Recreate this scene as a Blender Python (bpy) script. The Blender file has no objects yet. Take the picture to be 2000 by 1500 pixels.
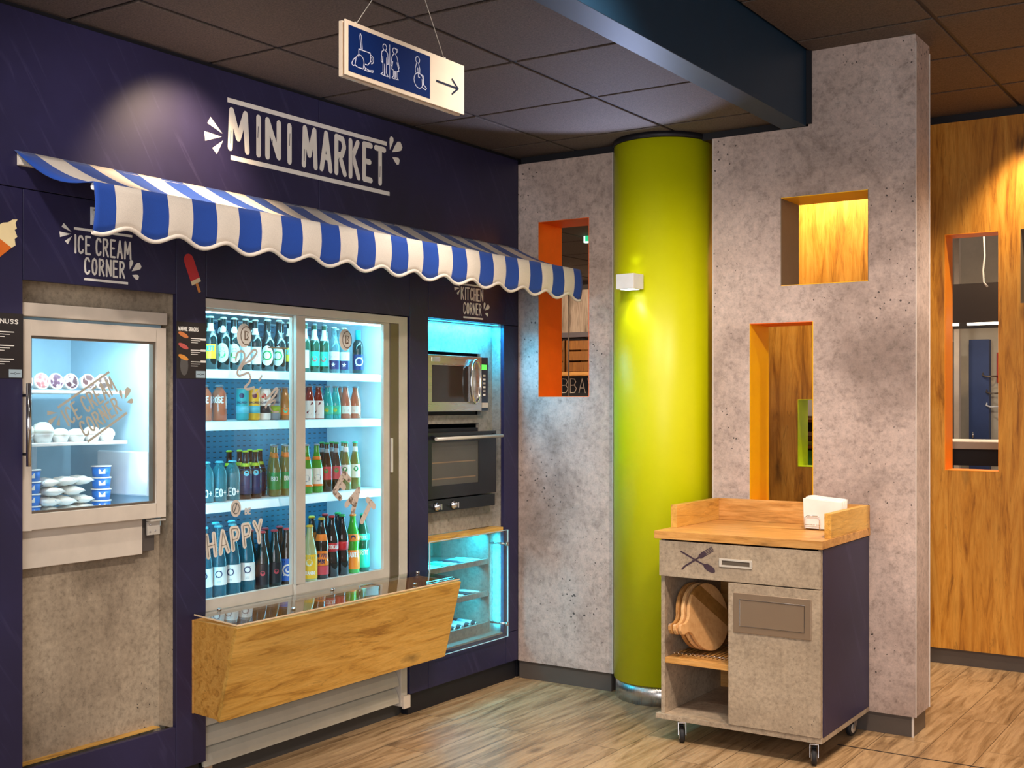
import bpy, math, random
from mathutils import Vector, Matrix
random.seed(7)
D = bpy.data
scene = bpy.context.scene
C = scene.collection
pi = math.pi

# ------------------------------------------------------------------ camera, world, exposure
cam_data = D.cameras.new('camera'); cam = D.objects.new('camera', cam_data); C.objects.link(cam)
cam.location = (3.57, 0.0, 1.5)
cam.rotation_euler = (pi / 2, 0, math.radians(33.6))
cam_data.lens = 36 * 2336 / 2000; cam_data.sensor_width = 36; cam_data.sensor_fit = 'HORIZONTAL'
cam_data.shift_y = 0.0175
cam_data.clip_start = 0.05
scene.camera = cam
world = D.worlds.new('world'); scene.world = world; world.use_nodes = True
wb = world.node_tree.nodes['Background']
wb.inputs[0].default_value = (1.0, 0.86, 0.80, 1); wb.inputs[1].default_value = 0.36
scene.view_settings.view_transform = 'Standard'; scene.view_settings.look = 'None'
scene.view_settings.exposure = 0.3; scene.view_settings.gamma = 1.0
scene.view_settings.use_curve_mapping = False

def area(name, loc, direction, power, color, sx, sy=None, spread=pi, roll=0):
    l = D.lights.new(name, 'AREA'); l.energy = power; l.color = color
    l.shape = 'RECTANGLE' if sy else 'SQUARE'; l.size = sx
    if sy: l.size_y = sy
    l.spread = spread
    o = D.objects.new(name, l); C.objects.link(o); o.location = loc
    q = Vector(direction).to_track_quat('-Z', 'Y')
    o.rotation_euler = (q.to_matrix() @ Matrix.Rotation(roll, 3, 'Z')).to_euler()
    return o
def strip(name, loc, direction, power, color, length, width, along=(0, 1, 0)):
    o = area(name, loc, direction, power, color, length, width)
    z = -Vector(direction).normalized(); x = Vector(along); x = (x - z * x.dot(z)).normalized(); y = z.cross(x)
    o.rotation_euler = Matrix((x, y, z)).transposed().to_euler(); return o
def spot(name, loc, target, power, color, angle, blend=0.6, r=0.04):
    l = D.lights.new(name, 'SPOT'); l.energy = power; l.color = color
    l.spot_size = math.radians(angle); l.spot_blend = blend; l.shadow_soft_size = r
    o = D.objects.new(name, l); C.objects.link(o); o.location = loc
    o.rotation_euler = (Vector(target) - Vector(loc)).to_track_quat('-Z', 'Y').to_euler()
    return o
WARM = (1.0, 0.72, 0.46); WARM2 = (1.0, 0.56, 0.22); NEUT = (1.0, 0.9, 0.82); COOL = (0.55, 0.75, 1.0)
CYAN = (0.10, 0.62, 1.0)
# ceiling downlights
spot('downlight', (0.42, 3.10, 2.81), (0.0, 3.10, 2.30), 60, WARM, 84, 0.9)
spot('downlight', (0.75, 1.7, 2.81), (0.3, 3.5, 1.7), 50, NEUT, 95, 0.9)
spot('downlight', (0.95, 4.0, 2.81), (0.25, 4.05, 1.6), 26, NEUT, 70, 0.9)
spot('downlight', (2.2, 2.0, 3.12), (0.0, 2.75, 0.55), 95, (1, .86, .76), 58, 0.9, 0.08)
spot('downlight', (2.3, 3.1, 3.12), (0.0, 3.9, 0.5), 150, NEUT, 80, 0.9, 0.08)
spot('downlight', (2.7, 3.3, 3.12), (1.6, 5.2, 0.8), 250, (1, 0.80, 0.66), 75, 0.8, 0.08)
spot('downlight', (1.3, 3.6, 2.81), (0.8, 5.3, 1.0), 75, (1, 0.86, 0.74), 85, 0.9, 0.08)
spot('downlight', (2.95, 5.75, 3.12), (2.45, 5.7, 0.6), 150, (1, .80, .60), 90, 0.9, 0.06)
spot('downlight', (2.5, 4.3, 3.12), (2.0, 4.2, 0), 95, WARM, 80, 0.9, 0.06)
spot('wall_washer', (1.22, 6.72, 3.11), (1.2, 7.07, 2.3), 120, (1, .80, .55), 85, 0.8)
spot('wall_washer', (2.42, 6.72, 3.11), (2.42, 7.07, 2.3), 85, (1, .78, .50), 85, 0.8)
spot('room_light', (1.9, 8.0, 3.1), (1.9, 9.0, 1.0), 110, WARM, 130, 0.9, 0.1)
spot('room_light', (-1.9, 8.0, 2.55), (-2.0, 9.5, 1.4), 90, WARM, 130, 0.9, 0.1)
spot('room_light', (0.9, 8.4, 3.1), (0.7, 9.0, 1.0), 80, NEUT, 130, 0.9, 0.1)
# added soft fill area light, unseen, behind and right of the viewpoint
area('soft_fill', (4.6, -2.2, 1.9), (-0.55, 1, -0.34), 120, (0.92, 0.94, 1.0), 3.0, 2.2)
spot('downlight', (3.5, 4.7, 3.12), (2.12, 5.56, 1.5), 75, NEUT, 46, 0.9, 0.06)  # added spot from the right, only to brighten the concrete wall's end face

# ------------------------------------------------------------------ materials
def new_mat(name):
    m = D.materials.new(name); m.use_nodes = True
    nt = m.node_tree; b = nt.nodes['Principled BSDF']
    return m, nt, b
def srgb(r, g, b):
    f = lambda c: (c / 255) / 12.92 if c / 255 <= 0.04045 else ((c / 255 + 0.055) / 1.055) ** 2.4
    return (f(r), f(g), f(b), 1)
def N(nt, t, **kw):
    n = nt.nodes.new(t)
    for k, v in kw.items():
        if k in n.inputs: n.inputs[k].default_value = v
        else: setattr(n, k, v)
    return n
def L(nt, a, b): nt.links.new(a, b)
def coords(nt, scale=(1, 1, 1), rot=(0, 0, 0), loc=(0, 0, 0)):
    tc = N(nt, 'ShaderNodeTexCoord'); mp = N(nt, 'ShaderNodeMapping')
    mp.inputs['Scale'].default_value = scale; mp.inputs['Rotation'].default_value = rot; mp.inputs['Location'].default_value = loc
    L(nt, tc.outputs['Object'], mp.inputs[0]); return mp.outputs[0]
def ramp(nt, fac, stops):
    r = N(nt, 'ShaderNodeValToRGB'); e = r.color_ramp.elements
    e[0].position, e[0].color = stops[0]; e[1].position, e[1].color = stops[-1]
    for p, c in stops[1:-1]:
        x = e.new(p); x.color = c
    L(nt, fac, r.inputs[0]); return r.outputs[0]
def mixc(nt, fac, a, b, mode='MIX'):
    m = N(nt, 'ShaderNodeMix', data_type='RGBA', blend_type=mode)
    for s, v in ((0, fac), (6, a), (7, b)):
        if hasattr(v, 'links') or hasattr(v, 'is_linked'): L(nt, v, m.inputs[s])
        else: m.inputs[s].default_value = v
    return m.outputs[2]
def noise(nt, vec, scale, detail=4, rough=0.6, dist=0):
    n = N(nt, 'ShaderNodeTexNoise'); n.inputs['Scale'].default_value = scale; n.inputs['Detail'].default_value = detail
    n.inputs['Roughness'].default_value = rough; n.inputs['Distortion'].default_value = dist
    L(nt, vec, n.inputs['Vector']); return n.outputs['Fac']
def math_(nt, op, a, b):
    m = N(nt, 'ShaderNodeMath', operation=op)
    for i, v in ((0, a), (1, b)):
        if isinstance(v, (int, float)): m.inputs[i].default_value = v
        else: L(nt, v, m.inputs[i])
    return m.outputs[0]
def bump(nt, b, h, strength=0.2, dist=0.01):
    n = N(nt, 'ShaderNodeBump'); n.inputs['Strength'].default_value = strength; n.inputs['Distance'].default_value = dist
    L(nt, h, n.inputs['Height']); L(nt, n.outputs[0], b.inputs['Normal'])
def plain(name, col, rough=0.5, metal=0.0, spec=0.5, coat=0, emis=None, es=0, vary=0.06):
    m, nt, b = new_mat(name)
    b.inputs['Roughness'].default_value = rough; b.inputs['Metallic'].default_value = metal
    b.inputs['Specular IOR Level'].default_value = spec; b.inputs['Coat Weight'].default_value = coat
    v = coords(nt); f = noise(nt, v, 9, 3)
    lo = tuple(c * (1 - vary) for c in col[:3]) + (1,); hi = tuple(min(1, c * (1 + vary)) for c in col[:3]) + (1,)
    L(nt, ramp(nt, f, [(0.3, lo), (0.7, hi)]), b.inputs['Base Color'])
    if emis: b.inputs['Emission Color'].default_value = emis; b.inputs['Emission Strength'].default_value = es
    return m
def concrete(name, dark, mid, light, specks=1.0, seed=0, rough=0.55, sc=1.0):
    m, nt, b = new_mat(name); v = coords(nt, (sc, sc, sc), loc=(seed, seed * 2, seed * 3))
    big = noise(nt, v, 1.5, 5, 0.6, 0.3); fine = noise(nt, v, 38, 6, 0.75)
    c1 = ramp(nt, big, [(0.28, dark), (0.5, mid), (0.72, light)])
    c2 = ramp(nt, fine, [(0.28, (0.42, 0.40, 0.38, 1)), (0.48, (0.95, 0.95, 0.95, 1)), (0.72, (1.35, 1.32, 1.3, 1))])
    c = mixc(nt, 0.75, c1, c2, 'MULTIPLY')
    med = noise(nt, v, 5.5, 8, 0.75, 0.8)
    c = mixc(nt, 0.55, c, ramp(nt, med, [(0.3, (0.46, 0.44, 0.42, 1)), (0.47, (1, 1, 1, 1)), (0.8, (1.1, 1.1, 1.1, 1))]), 'MULTIPLY')
    dv = N(nt, 'ShaderNodeVectorMath', operation='ADD'); wob = N(nt, 'ShaderNodeTexNoise'); wob.inputs['Scale'].default_value = 22
    L(nt, v, wob.inputs['Vector']); sc2 = N(nt, 'ShaderNodeVectorMath', operation='SCALE'); sc2.inputs['Scale'].default_value = 0.026
    L(nt, wob.outputs['Color'], sc2.inputs[0]); L(nt, v, dv.inputs[0]); L(nt, sc2.outputs[0], dv.inputs[1])
    vo = N(nt, 'ShaderNodeTexVoronoi'); vo.inputs['Scale'].default_value = 33; L(nt, dv.outputs[0], vo.inputs['Vector'])
    msk = noise(nt, v, 2.6, 2)
    thr = math_(nt, 'MULTIPLY', math_(nt, 'SUBTRACT', msk, 0.46), 0.82 * specks)
    sp = math_(nt, 'LESS_THAN', vo.outputs['Distance'], thr)
    vo2 = N(nt, 'ShaderNodeTexVoronoi'); vo2.inputs['Scale'].default_value = 46; L(nt, dv.outputs[0], vo2.inputs['Vector'])
    sp2 = math_(nt, 'LESS_THAN', vo2.outputs['Distance'], math_(nt, 'MULTIPLY', math_(nt, 'SUBTRACT', noise(nt, v, 6, 2), 0.53), 0.9 * specks))
    c = mixc(nt, math_(nt, 'MULTIPLY', sp, 0.85), c, (0.012, 0.011, 0.010, 1))
    c = mixc(nt, math_(nt, 'MULTIPLY', sp2, 0.55), c, (0.03, 0.028, 0.026, 1))
    L(nt, c, b.inputs['Base Color']); b.inputs['Roughness'].default_value = rough
    bump(nt, b, fine, 0.12, 0.004)
    return m
def wood(name, dark, mid, light, axis='x', seed=0, rough=0.42, knots=1.0, sc=1.0):
    m, nt, b = new_mat(name)
    s = {'x': (0.9, 9, 9), 'y': (9, 0.9, 9), 'z': (9, 9, 0.9)}[axis]
    s2 = {'x': (1.0, 2.6, 2.6), 'y': (2.6, 1.0, 2.6), 'z': (2.6, 2.6, 1.0)}[axis]
    s = tuple(k * sc for k in s); s2 = tuple(k * sc for k in s2)
    v = coords(nt, s, loc=(seed, seed, seed)); v2 = coords(nt, s2, loc=(seed * 1.7,) * 3)
    g = noise(nt, v, 1.6, 8, 0.65, 1.2); fine = noise(nt, v, 9, 5, 0.7, 0.2); big = noise(nt, v2, 0.9, 3, 0.5, 0.4)
    c = ramp(nt, g, [(0.30, dark), (0.46, mid), (0.62, light), (0.8, mid)])
    c = mixc(nt, 0.5, c, ramp(nt, fine, [(0.3, (0.72, 0.68, 0.62, 1)), (0.6, (1.06, 1.06, 1.06, 1))]), 'MULTIPLY')
    c = mixc(nt, 0.6, c, ramp(nt, big, [(0.3, (0.72, 0.70, 0.66, 1)), (0.6, (1.08, 1.08, 1.08, 1))]), 'MULTIPLY')
    vo = N(nt, 'ShaderNodeTexVoronoi'); vo.inputs['Scale'].default_value = 1.35
    dv = N(nt, 'ShaderNodeVectorMath', operation='ADD'); wob = N(nt, 'ShaderNodeTexNoise'); wob.inputs['Scale'].default_value = 7; wob.inputs['Detail'].default_value = 5
    L(nt, v2, wob.inputs['Vector']); sc2 = N(nt, 'ShaderNodeVectorMath', operation='SCALE'); sc2.inputs['Scale'].default_value = 0.16
    L(nt, wob.outputs['Color'], sc2.inputs[0]); L(nt, v2, dv.inputs[0]); L(nt, sc2.outputs[0], dv.inputs[1]); L(nt, dv.outputs[0], vo.inputs['Vector'])
    k = ramp(nt, vo.outputs['Distance'], [(0.03, (1, 1, 1, 1)), (0.09, (0.55, 0.55, 0.55, 1)), (0.2, (0, 0, 0, 1))])
    kf = math_(nt, 'MULTIPLY', k, 0.85 * knots)
    c = mixc(nt, kf, c, tuple(x * 0.18 for x in dark[:3]) + (1,))
    crack = ramp(nt, noise(nt, v, 2.3, 6, 0.6, 2.2), [(0.60, (0, 0, 0, 1)), (0.68, (0.75, 0.75, 0.75, 1)), (0.72, (0, 0, 0, 1))])
    c = mixc(nt, math_(nt, 'MULTIPLY', crack, 0.45 * knots), c, tuple(x * 0.3 for x in dark[:3]) + (1,))
    L(nt, c, b.inputs['Base Color']); b.inputs['Roughness'].default_value = rough
    bump(nt, b, fine, 0.08, 0.002)
    return m
def glass_thin(name, tint=(1, 1, 1, 1), refl=0.07, rough=0.0, rk=0.6):
    m = D.materials.new(name); m.use_nodes = True; nt = m.node_tree; nt.nodes.clear()
    out = N(nt, 'ShaderNodeOutputMaterial'); t = N(nt, 'ShaderNodeBsdfTransparent'); g = N(nt, 'ShaderNodeBsdfGlossy')
    t.inputs[0].default_value = tint; g.inputs['Roughness'].default_value = rough
    lw = N(nt, 'ShaderNodeLayerWeight'); lw.inputs['Blend'].default_value = 0.5; mx = N(nt, 'ShaderNodeMixShader')
    fr = math_(nt, 'ADD', math_(nt, 'MULTIPLY', math_(nt, 'POWER', lw.outputs['Facing'], 4.0), rk), refl * 0.6).node
    L(nt, fr.outputs[0], mx.inputs[0]); L(nt, t.outputs[0], mx.inputs[1]); L(nt, g.outputs[0], mx.inputs[2]); L(nt, mx.outputs[0], out.inputs[0])
    return m
def bottle_glass(name, col, clear=0.4, rough=0.06):
    m = D.materials.new(name); m.use_nodes = True; nt = m.node_tree; b = nt.nodes['Principled BSDF']
    b.inputs['Base Color'].default_value = col; b.inputs['Roughness'].default_value = rough; b.inputs['Coat Weight'].default_value = 0.6
    t = N(nt, 'ShaderNodeBsdfTransparent'); t.inputs[0].default_value = tuple(min(1, c * 1.0 + 0.25) for c in col[:3]) + (1,)
    mx = N(nt, 'ShaderNodeMixShader'); lw = N(nt, 'ShaderNodeLayerWeight'); lw.inputs['Blend'].default_value = 0.35
    f = math_(nt, 'ADD', math_(nt, 'MULTIPLY', lw.outputs['Facing'], 0.5), 1 - clear)
    f.node.use_clamp = True
    L(nt, f, mx.inputs[0]); L(nt, t.outputs[0], mx.inputs[1]); L(nt, b.outputs[0], mx.inputs[2])
    L(nt, mx.outputs[0], nt.nodes['Material Output'].inputs[0]); return m
def glow(name, col, s):
    m, nt, b = new_mat(name); b.inputs['Base Color'].default_value = col
    b.inputs['Emission Color'].default_value = col; b.inputs['Emission Strength'].default_value = s; return m

def navy_mat():
    m, nt, b = new_mat('navy_laminate'); v = coords(nt)
    f = noise(nt, v, 1.7, 4)
    c = ramp(nt, f, [(0.3, (0.014, 0.011, 0.040, 1)), (0.7, (0.024, 0.020, 0.074, 1))])
    tc = coords(nt, (1, 1, 1), rot=(math.radians(-32), 0, 0)); st = N(nt, 'ShaderNodeMapping'); st.inputs['Scale'].default_value = (6, 14, 1.1); L(nt, tc, st.inputs[0])
    s = noise(nt, st.outputs[0], 1.5, 3, 0.5, 1.6)
    sk = ramp(nt, s, [(0.60, (0, 0, 0, 1)), (0.69, (1, 1, 1, 1)), (0.72, (0, 0, 0, 1))])
    c = mixc(nt, math_(nt, 'MULTIPLY', sk, 0.09), c, (0.16, 0.14, 0.30, 1))
    L(nt, c, b.inputs['Base Color']); b.inputs['Roughness'].default_value = 0.47; return m
def floor_mat():
    m, nt, b = new_mat('oak_plank_floor')
    v = coords(nt, (1, 1, 1), rot=(0, 0, math.radians(90)))
    br = N(nt, 'ShaderNodeTexBrick'); br.offset = 0.37; br.squash = 1.0
    br.inputs['Color1'].default_value = (0.30, 0.30, 0.30, 1); br.inputs['Color2'].default_value = (0.75, 0.75, 0.75, 1); br.inputs['Mortar'].default_value = (0, 0, 0, 1)
    br.inputs['Scale'].default_value = 1; br.inputs['Mortar Size'].default_value = 0.0018; br.inputs['Brick Width'].default_value = 1.35; br.inputs['Row Height'].default_value = 0.22
    br.inputs['Bias'].default_value = 0.0
    L(nt, v, br.inputs['Vector'])
    gv = coords(nt, (8.5, 0.8, 8)); off = N(nt, 'ShaderNodeVectorMath', operation='ADD'); L(nt, gv, off.inputs[0])
    os = N(nt, 'ShaderNodeVectorMath', operation='SCALE'); os.inputs['Scale'].default_value = 7.0; L(nt, br.outputs['Color'], os.inputs[0]); L(nt, os.outputs[0], off.inputs[1])
    g = noise(nt, off.outputs[0], 1.7, 9, 0.68, 1.5); fine = noise(nt, off.outputs[0], 7, 6, 0.7, 0.5)
    c = ramp(nt, g, [(0.28, srgb(88, 66, 44)), (0.42, srgb(150, 120, 84)), (0.58, srgb(188, 156, 116)), (0.75, srgb(156, 124, 92))])
    c = mixc(nt, 0.5, c, ramp(nt, fine, [(0.3, (0.5, 0.47, 0.45, 1)), (0.62, (1.08, 1.08, 1.08, 1))]), 'MULTIPLY')
    c = mixc(nt, 0.32, c, br.outputs['Color'], 'SOFT_LIGHT')
    vo = N(nt, 'ShaderNodeTexVoronoi'); vo.inputs['Scale'].default_value = 1.1; kv = coords(nt, (3.0, 1.3, 3)); L(nt, kv, vo.inputs['Vector'])
    k = ramp(nt, vo.outputs['Distance'], [(0.035, (1, 1, 1, 1)), (0.11, (0, 0, 0, 1))])
    c = mixc(nt, math_(nt, 'MULTIPLY', k, 0.6), c, srgb(70, 52, 36))
    c = mixc(nt, math_(nt, 'MULTIPLY', br.outputs['Fac'], 0.75), c, (0.05, 0.035, 0.02, 1))
    L(nt, c, b.inputs['Base Color'])
    L(nt, ramp(nt, fine, [(0.3, (0.30, 0.30, 0.30, 1)), (0.7, (0.44, 0.44, 0.44, 1))]), b.inputs['Roughness'])
    bump(nt, b, fine, 0.10, 0.003); return m
def tile_mat(name, col):
    m, nt, b = new_mat(name); v = coords(nt); f = noise(nt, v, 160, 2, 0.6)
    L(nt, ramp(nt, f, [(0.3, tuple(c * 0.6 for c in col) + (1,)), (0.7, tuple(c * 1.3 for c in col) + (1,))]), b.inputs['Base Color'])
    b.inputs['Roughness'].default_value = 0.75; bump(nt, b, f, 0.2, 0.002); return m
def brushed(name, col, rough=0.3, axis='z'):
    m, nt, b = new_mat(name); s = {'z': (60, 60, 1), 'y': (60, 1, 60), 'x': (1, 60, 60)}[axis]
    f = noise(nt, coords(nt, s), 3, 3); b.inputs['Metallic'].default_value = 1; b.inputs['Base Color'].default_value = col
    L(nt, ramp(nt, f, [(0.3, (rough * 0.7,) * 3 + (1,)), (0.7, (rough * 1.4,) * 3 + (1,))]), b.inputs['Roughness']); return m
def fabric(name, col):
    m, nt, b = new_mat(name); f = noise(nt, coords(nt, (420, 420, 420)), 1.0, 2); g = noise(nt, coords(nt), 5, 3)
    c = mixc(nt, 0.3, col, ramp(nt, f, [(0.3, (0.6, 0.6, 0.6, 1)), (0.7, (1.2, 1.2, 1.2, 1))]), 'MULTIPLY')
    c = mixc(nt, 0.4, c, ramp(nt, g, [(0.3, (0.85, 0.85, 0.85, 1)), (0.7, (1.08, 1.08, 1.08, 1))]), 'MULTIPLY')
    L(nt, c, b.inputs['Base Color']); b.inputs['Roughness'].default_value = 0.85; b.inputs['Sheen Weight'].default_value = 0.1
    bump(nt, b, f, 0.2, 0.001); return m
def perforated(name, col):
    m, nt, b = new_mat(name)
    v = coords(nt, (1, 1, 1), rot=(0, pi / 2, 0))
    tc = N(nt, 'ShaderNodeTexCoord'); sep = N(nt, 'ShaderNodeSeparateXYZ'); L(nt, tc.outputs['Object'], sep.inputs[0])
    cb = N(nt, 'ShaderNodeCombineXYZ'); L(nt, sep.outputs['Y'], cb.inputs[0]); L(nt, sep.outputs['Z'], cb.inputs[1])
    br = N(nt, 'ShaderNodeTexBrick'); br.inputs['Scale'].default_value = 1; br.inputs['Brick Width'].default_value = 0.045; br.inputs['Row Height'].default_value = 0.024
    br.inputs['Mortar Size'].default_value = 0.0; L(nt, cb.outputs[0], br.inputs['Vector'])
    fx = math_(nt, 'FRACT', math_(nt, 'DIVIDE', sep.outputs['Y'], 0.036), 0); fz = math_(nt, 'FRACT', math_(nt, 'DIVIDE', sep.outputs['Z'], 0.024), 0)
    h = math_(nt, 'MULTIPLY', math_(nt, 'LESS_THAN', fx, 0.45), math_(nt, 'LESS_THAN', fz, 0.2))
    c = mixc(nt, h, col, tuple(x * 0.12 for x in col[:3]) + (1,)); L(nt, c, b.inputs['Base Color']); b.inputs['Roughness'].default_value = 0.4; return m

M = {}
M['navy'] = navy_mat()
M['floor'] = floor_mat()
M['tile'] = tile_mat('dark_ceiling_tile', (0.115, 0.088, 0.072))
M['tbar'] = plain('ceiling_bar', (0.014, 0.012, 0.016, 1), 0.5)
M['black'] = plain('black_paint', (0.008, 0.008, 0.012, 1), 0.5)
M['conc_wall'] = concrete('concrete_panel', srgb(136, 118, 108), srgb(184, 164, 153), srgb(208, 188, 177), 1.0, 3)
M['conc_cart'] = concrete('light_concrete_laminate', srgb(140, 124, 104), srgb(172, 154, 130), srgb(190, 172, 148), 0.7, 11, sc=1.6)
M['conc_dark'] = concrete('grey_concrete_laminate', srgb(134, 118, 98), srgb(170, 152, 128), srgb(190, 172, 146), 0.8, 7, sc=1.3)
M['wood_wall'] = wood('golden_oak_panel', srgb(138, 82, 18), srgb(194, 130, 42), srgb(212, 152, 62), 'z', 2, knots=1.2, sc=1.35)
M['oak_y'] = wood('oak_board_along_y', srgb(164, 112, 42), srgb(214, 160, 70), srgb(228, 178, 90), 'y', 5, sc=1.7)
M['oak_x'] = wood('oak_board_along_x', srgb(160, 108, 48), srgb(204, 146, 74), srgb(220, 166, 96), 'x', 9, sc=2.2, knots=0.6)
M['oak_z'] = wood('oak_end_panel', srgb(160, 106, 40), srgb(206, 148, 64), srgb(220, 166, 82), 'y', 13, sc=2.2)
M['beech'] = wood('light_beech', srgb(190, 138, 84), srgb(222, 172, 112), srgb(232, 188, 132), 'z', 4, sc=3, knots=0.1)
M['beech_mid'] = wood('mid_beech', srgb(150, 100, 50), srgb(178, 124, 66), srgb(190, 140, 80), 'z', 6, sc=3, knots=0.1)
M['base'] = plain('brown_grey_skirting', srgb(84, 76, 70), 0.4)
M['lime'] = plain('lime_lacquer', srgb(212, 215, 0), 0.42, vary=0.02)
M['steel'] = brushed('brushed_steel', (0.62, 0.60, 0.58, 1), 0.3)
M['chrome'] = plain('chrome', (0.8, 0.8, 0.8, 1), 0.12, 1.0)
M['teal_beam'] = plain('dark_teal_paint', (0.005, 0.030, 0.062, 1), 0.5)
M['orange'] = plain('orange_lacquer', srgb(238, 104, 8), 0.45)
M['orange_light'] = plain('light_orange_lacquer', srgb(255, 150, 24), 0.45)
M['yellow'] = plain('yellow_lacquer', srgb(255, 190, 0), 0.4)
M['limebright'] = plain('lime_window_lining', srgb(204, 226, 0), 0.4)
M['taupe'] = plain('taupe_lacquer', srgb(120, 104, 84), 0.5)
M['cream'] = plain('warm_white_enamel', srgb(214, 200, 182), 0.35)
M['cream_line'] = plain('pale_edge_strip', srgb(214, 206, 196), 0.4)
M['alu'] = plain('satin_aluminium', srgb(206, 198, 184), 0.38, 0.15)
M['alu_dark'] = plain('bronze_aluminium', srgb(120, 108, 94), 0.35, 0.5)
M['louvre'] = plain('grey_white_louvre', srgb(196, 190, 172), 0.45)
M['white'] = plain('white_plastic', (0.80, 0.80, 0.78, 1), 0.4)
M['white_in'] = plain('white_liner', (0.72, 0.80, 0.85, 1), 0.4)
M['perf'] = perforated('perforated_back', (0.015, 0.13, 0.22, 1))
M['liner_grey'] = plain('grey_liner', (0.40, 0.58, 0.68, 1), 0.5)
M['glass'] = glass_thin('clear_door_glass', refl=0.055)
M['acryl'] = glass_thin('acrylic_sheet', (0.93, 0.96, 0.97, 1), refl=0.09, rough=0.01, rk=1.0)
M['acryl_edge'] = plain('acrylic_edge', (0.55, 0.75, 0.8, 1), 0.2)
M['ink_white'] = plain('white_print', srgb(250, 244, 232), 0.6)
M['ink_black'] = plain('black_print', (0.012, 0.012, 0.016, 1), 0.5)
M['rubber'] = plain('black_rubber', (0.012, 0.012, 0.014, 1), 0.6)
M['led'] = glow('led_tube', (0.6, 0.9, 1.0, 1), 5.0)
M['sticker'] = plain('frosted_vinyl', srgb(214, 202, 190), 0.7)
M['blue_fab'] = fabric('blue_canvas', srgb(10, 66, 158)); M['white_fab'] = fabric('cream_canvas', srgb(228, 216, 200))
M['darkglass'] = plain('oven_glass', (0.035, 0.030, 0.026, 1), 0.08)
M['sign_blue'] = plain('navy_sign_print', srgb(6, 36, 92), 0.35)
M['sign_cream'] = plain('cream_sign_board', srgb(232, 212, 186), 0.45)
# ------------------------------------------------------------------ mesh builder
class MB:
    def __init__(s): s.v = []; s.f = []; s.m = []; s.sm = []
    def add(s, vs, fs, mi=0, smooth=False):
        o = len(s.v); s.v += [tuple(x) for x in vs]
        for f in fs: s.f.append(tuple(i + o for i in f)); s.m.append(mi); s.sm.append(smooth)
        return s
    def box(s, x0, x1, y0, y1, z0, z1, mi=0):
        vs = [(x, y, z) for x in (x0, x1) for y in (y0, y1) for z in (z0, z1)]
        return s.add(vs, [(0, 1, 3, 2), (4, 6, 7, 5), (0, 4, 5, 1), (2, 3, 7, 6), (0, 2, 6, 4), (1, 5, 7, 3)], mi)
    def obox(s, c, ax, ay, az, mi=0):
        c, ax, ay, az = map(Vector, (c, ax, ay, az))
        vs = [c + ax * i + ay * j + az * k for i in (-1, 1) for j in (-1, 1) for k in (-1, 1)]
        return s.add(vs, [(0, 1, 3, 2), (4, 6, 7, 5), (0, 4, 5, 1), (2, 3, 7, 6), (0, 2, 6, 4), (1, 5, 7, 3)], mi)
    def prism(s, pts, h, mi=0, smooth=False):
        """pts: 3-D polygon; h: extrusion vector"""
        n = len(pts); h = Vector(h); a = [Vector(p) for p in pts]
        s.add(a + [p + h for p in a], [tuple(range(n))[::-1], tuple(range(n, 2 * n))], mi)
        s.add(a + [p + h for p in a], [(i, (i + 1) % n, n + (i + 1) % n, n + i) for i in range(n)], mi, smooth)
        return s
    def lathe(s, prof, c=(0, 0, 0), seg=20, mi=0, axis='z', a0=0, a1=2 * pi, smooth=True, rot=None):
        full = abs(a1 - a0 - 2 * pi) < 1e-6; n = seg if full else seg + 1; vs = []
        for r, z in prof:
            for i in range(n):
                a = a0 + (a1 - a0) * i / seg; p = Vector((r * math.cos(a), r * math.sin(a), z))
                if axis == 'x': p = Vector((p.z, p.x, p.y))
                if axis == 'y': p = Vector((p.x, p.z, p.y))
                if rot: p = rot @ p
                vs.append(p + Vector(c))
        fs = []
        for j in range(len(prof) - 1):
            for i in range(n if full else n - 1):
                k = (i + 1) % n; fs.append((j * n + i, j * n + k, (j + 1) * n + k, (j + 1) * n + i))
        s.add(vs, fs, mi, smooth)
        if full:
            if prof[0][0] > 1e-5: s.add(vs[:n], [tuple(range(n))[::-1]], mi)
            if prof[-1][0] > 1e-5: s.add(vs[-n:], [tuple(range(n))], mi)
        return s
    def tube(s, pts, r, seg=8, mi=0, closed=False, caps=True):
        P = [Vector(p) for p in pts]; n = len(P); rings = []; up = None
        for i, p in enumerate(P):
            if closed: t = P[(i + 1) % n] - P[i - 1]
            else: t = P[min(i + 1, n - 1)] - P[max(i - 1, 0)]
            t.normalize()
            if up is None:
                up = Vector((0, 0, 1)) if abs(t.z) < 0.9 else Vector((1, 0, 0))
            a = t.cross(up).normalized(); b = a.cross(t).normalized(); up = b
            rr = r[i] if isinstance(r, (list, tuple)) else r
            rings.append([p + (a * math.cos(2 * pi * k / seg) + b * math.sin(2 * pi * k / seg)) * rr for k in range(seg)])
        vs = [q for g in rings for q in g]; fs = []
        for i in range(n if closed else n - 1):
            j = (i + 1) % n
            for k in range(seg): fs.append((i * seg + k, i * seg + (k + 1) % seg, j * seg + (k + 1) % seg, j * seg + k))
        s.add(vs, fs, mi, True)
        if caps and not closed: s.add(rings[0], [tuple(range(seg))[::-1]], mi); s.add(rings[-1], [tuple(range(seg))], mi)
        return s
    def grid(s, fn, nu, nv, mi=0, smooth=True, mfn=None):
        vs = [fn(i / nu, j / nv) for i in range(nu + 1) for j in range(nv + 1)]; o = len(s.v); s.v += [tuple(v) for v in vs]
        for i in range(nu):
            for j in range(nv):
                a = i * (nv + 1) + j; s.f.append((o + a, o + a + nv + 1, o + a + nv + 2, o + a + 1))
                s.m.append(mfn(i, j) if mfn else mi); s.sm.append(smooth)
        return s
def worldloc(o):
    v = Vector((0, 0, 0))
    while o is not None: v += o.location; o = o.parent
    return v
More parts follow.
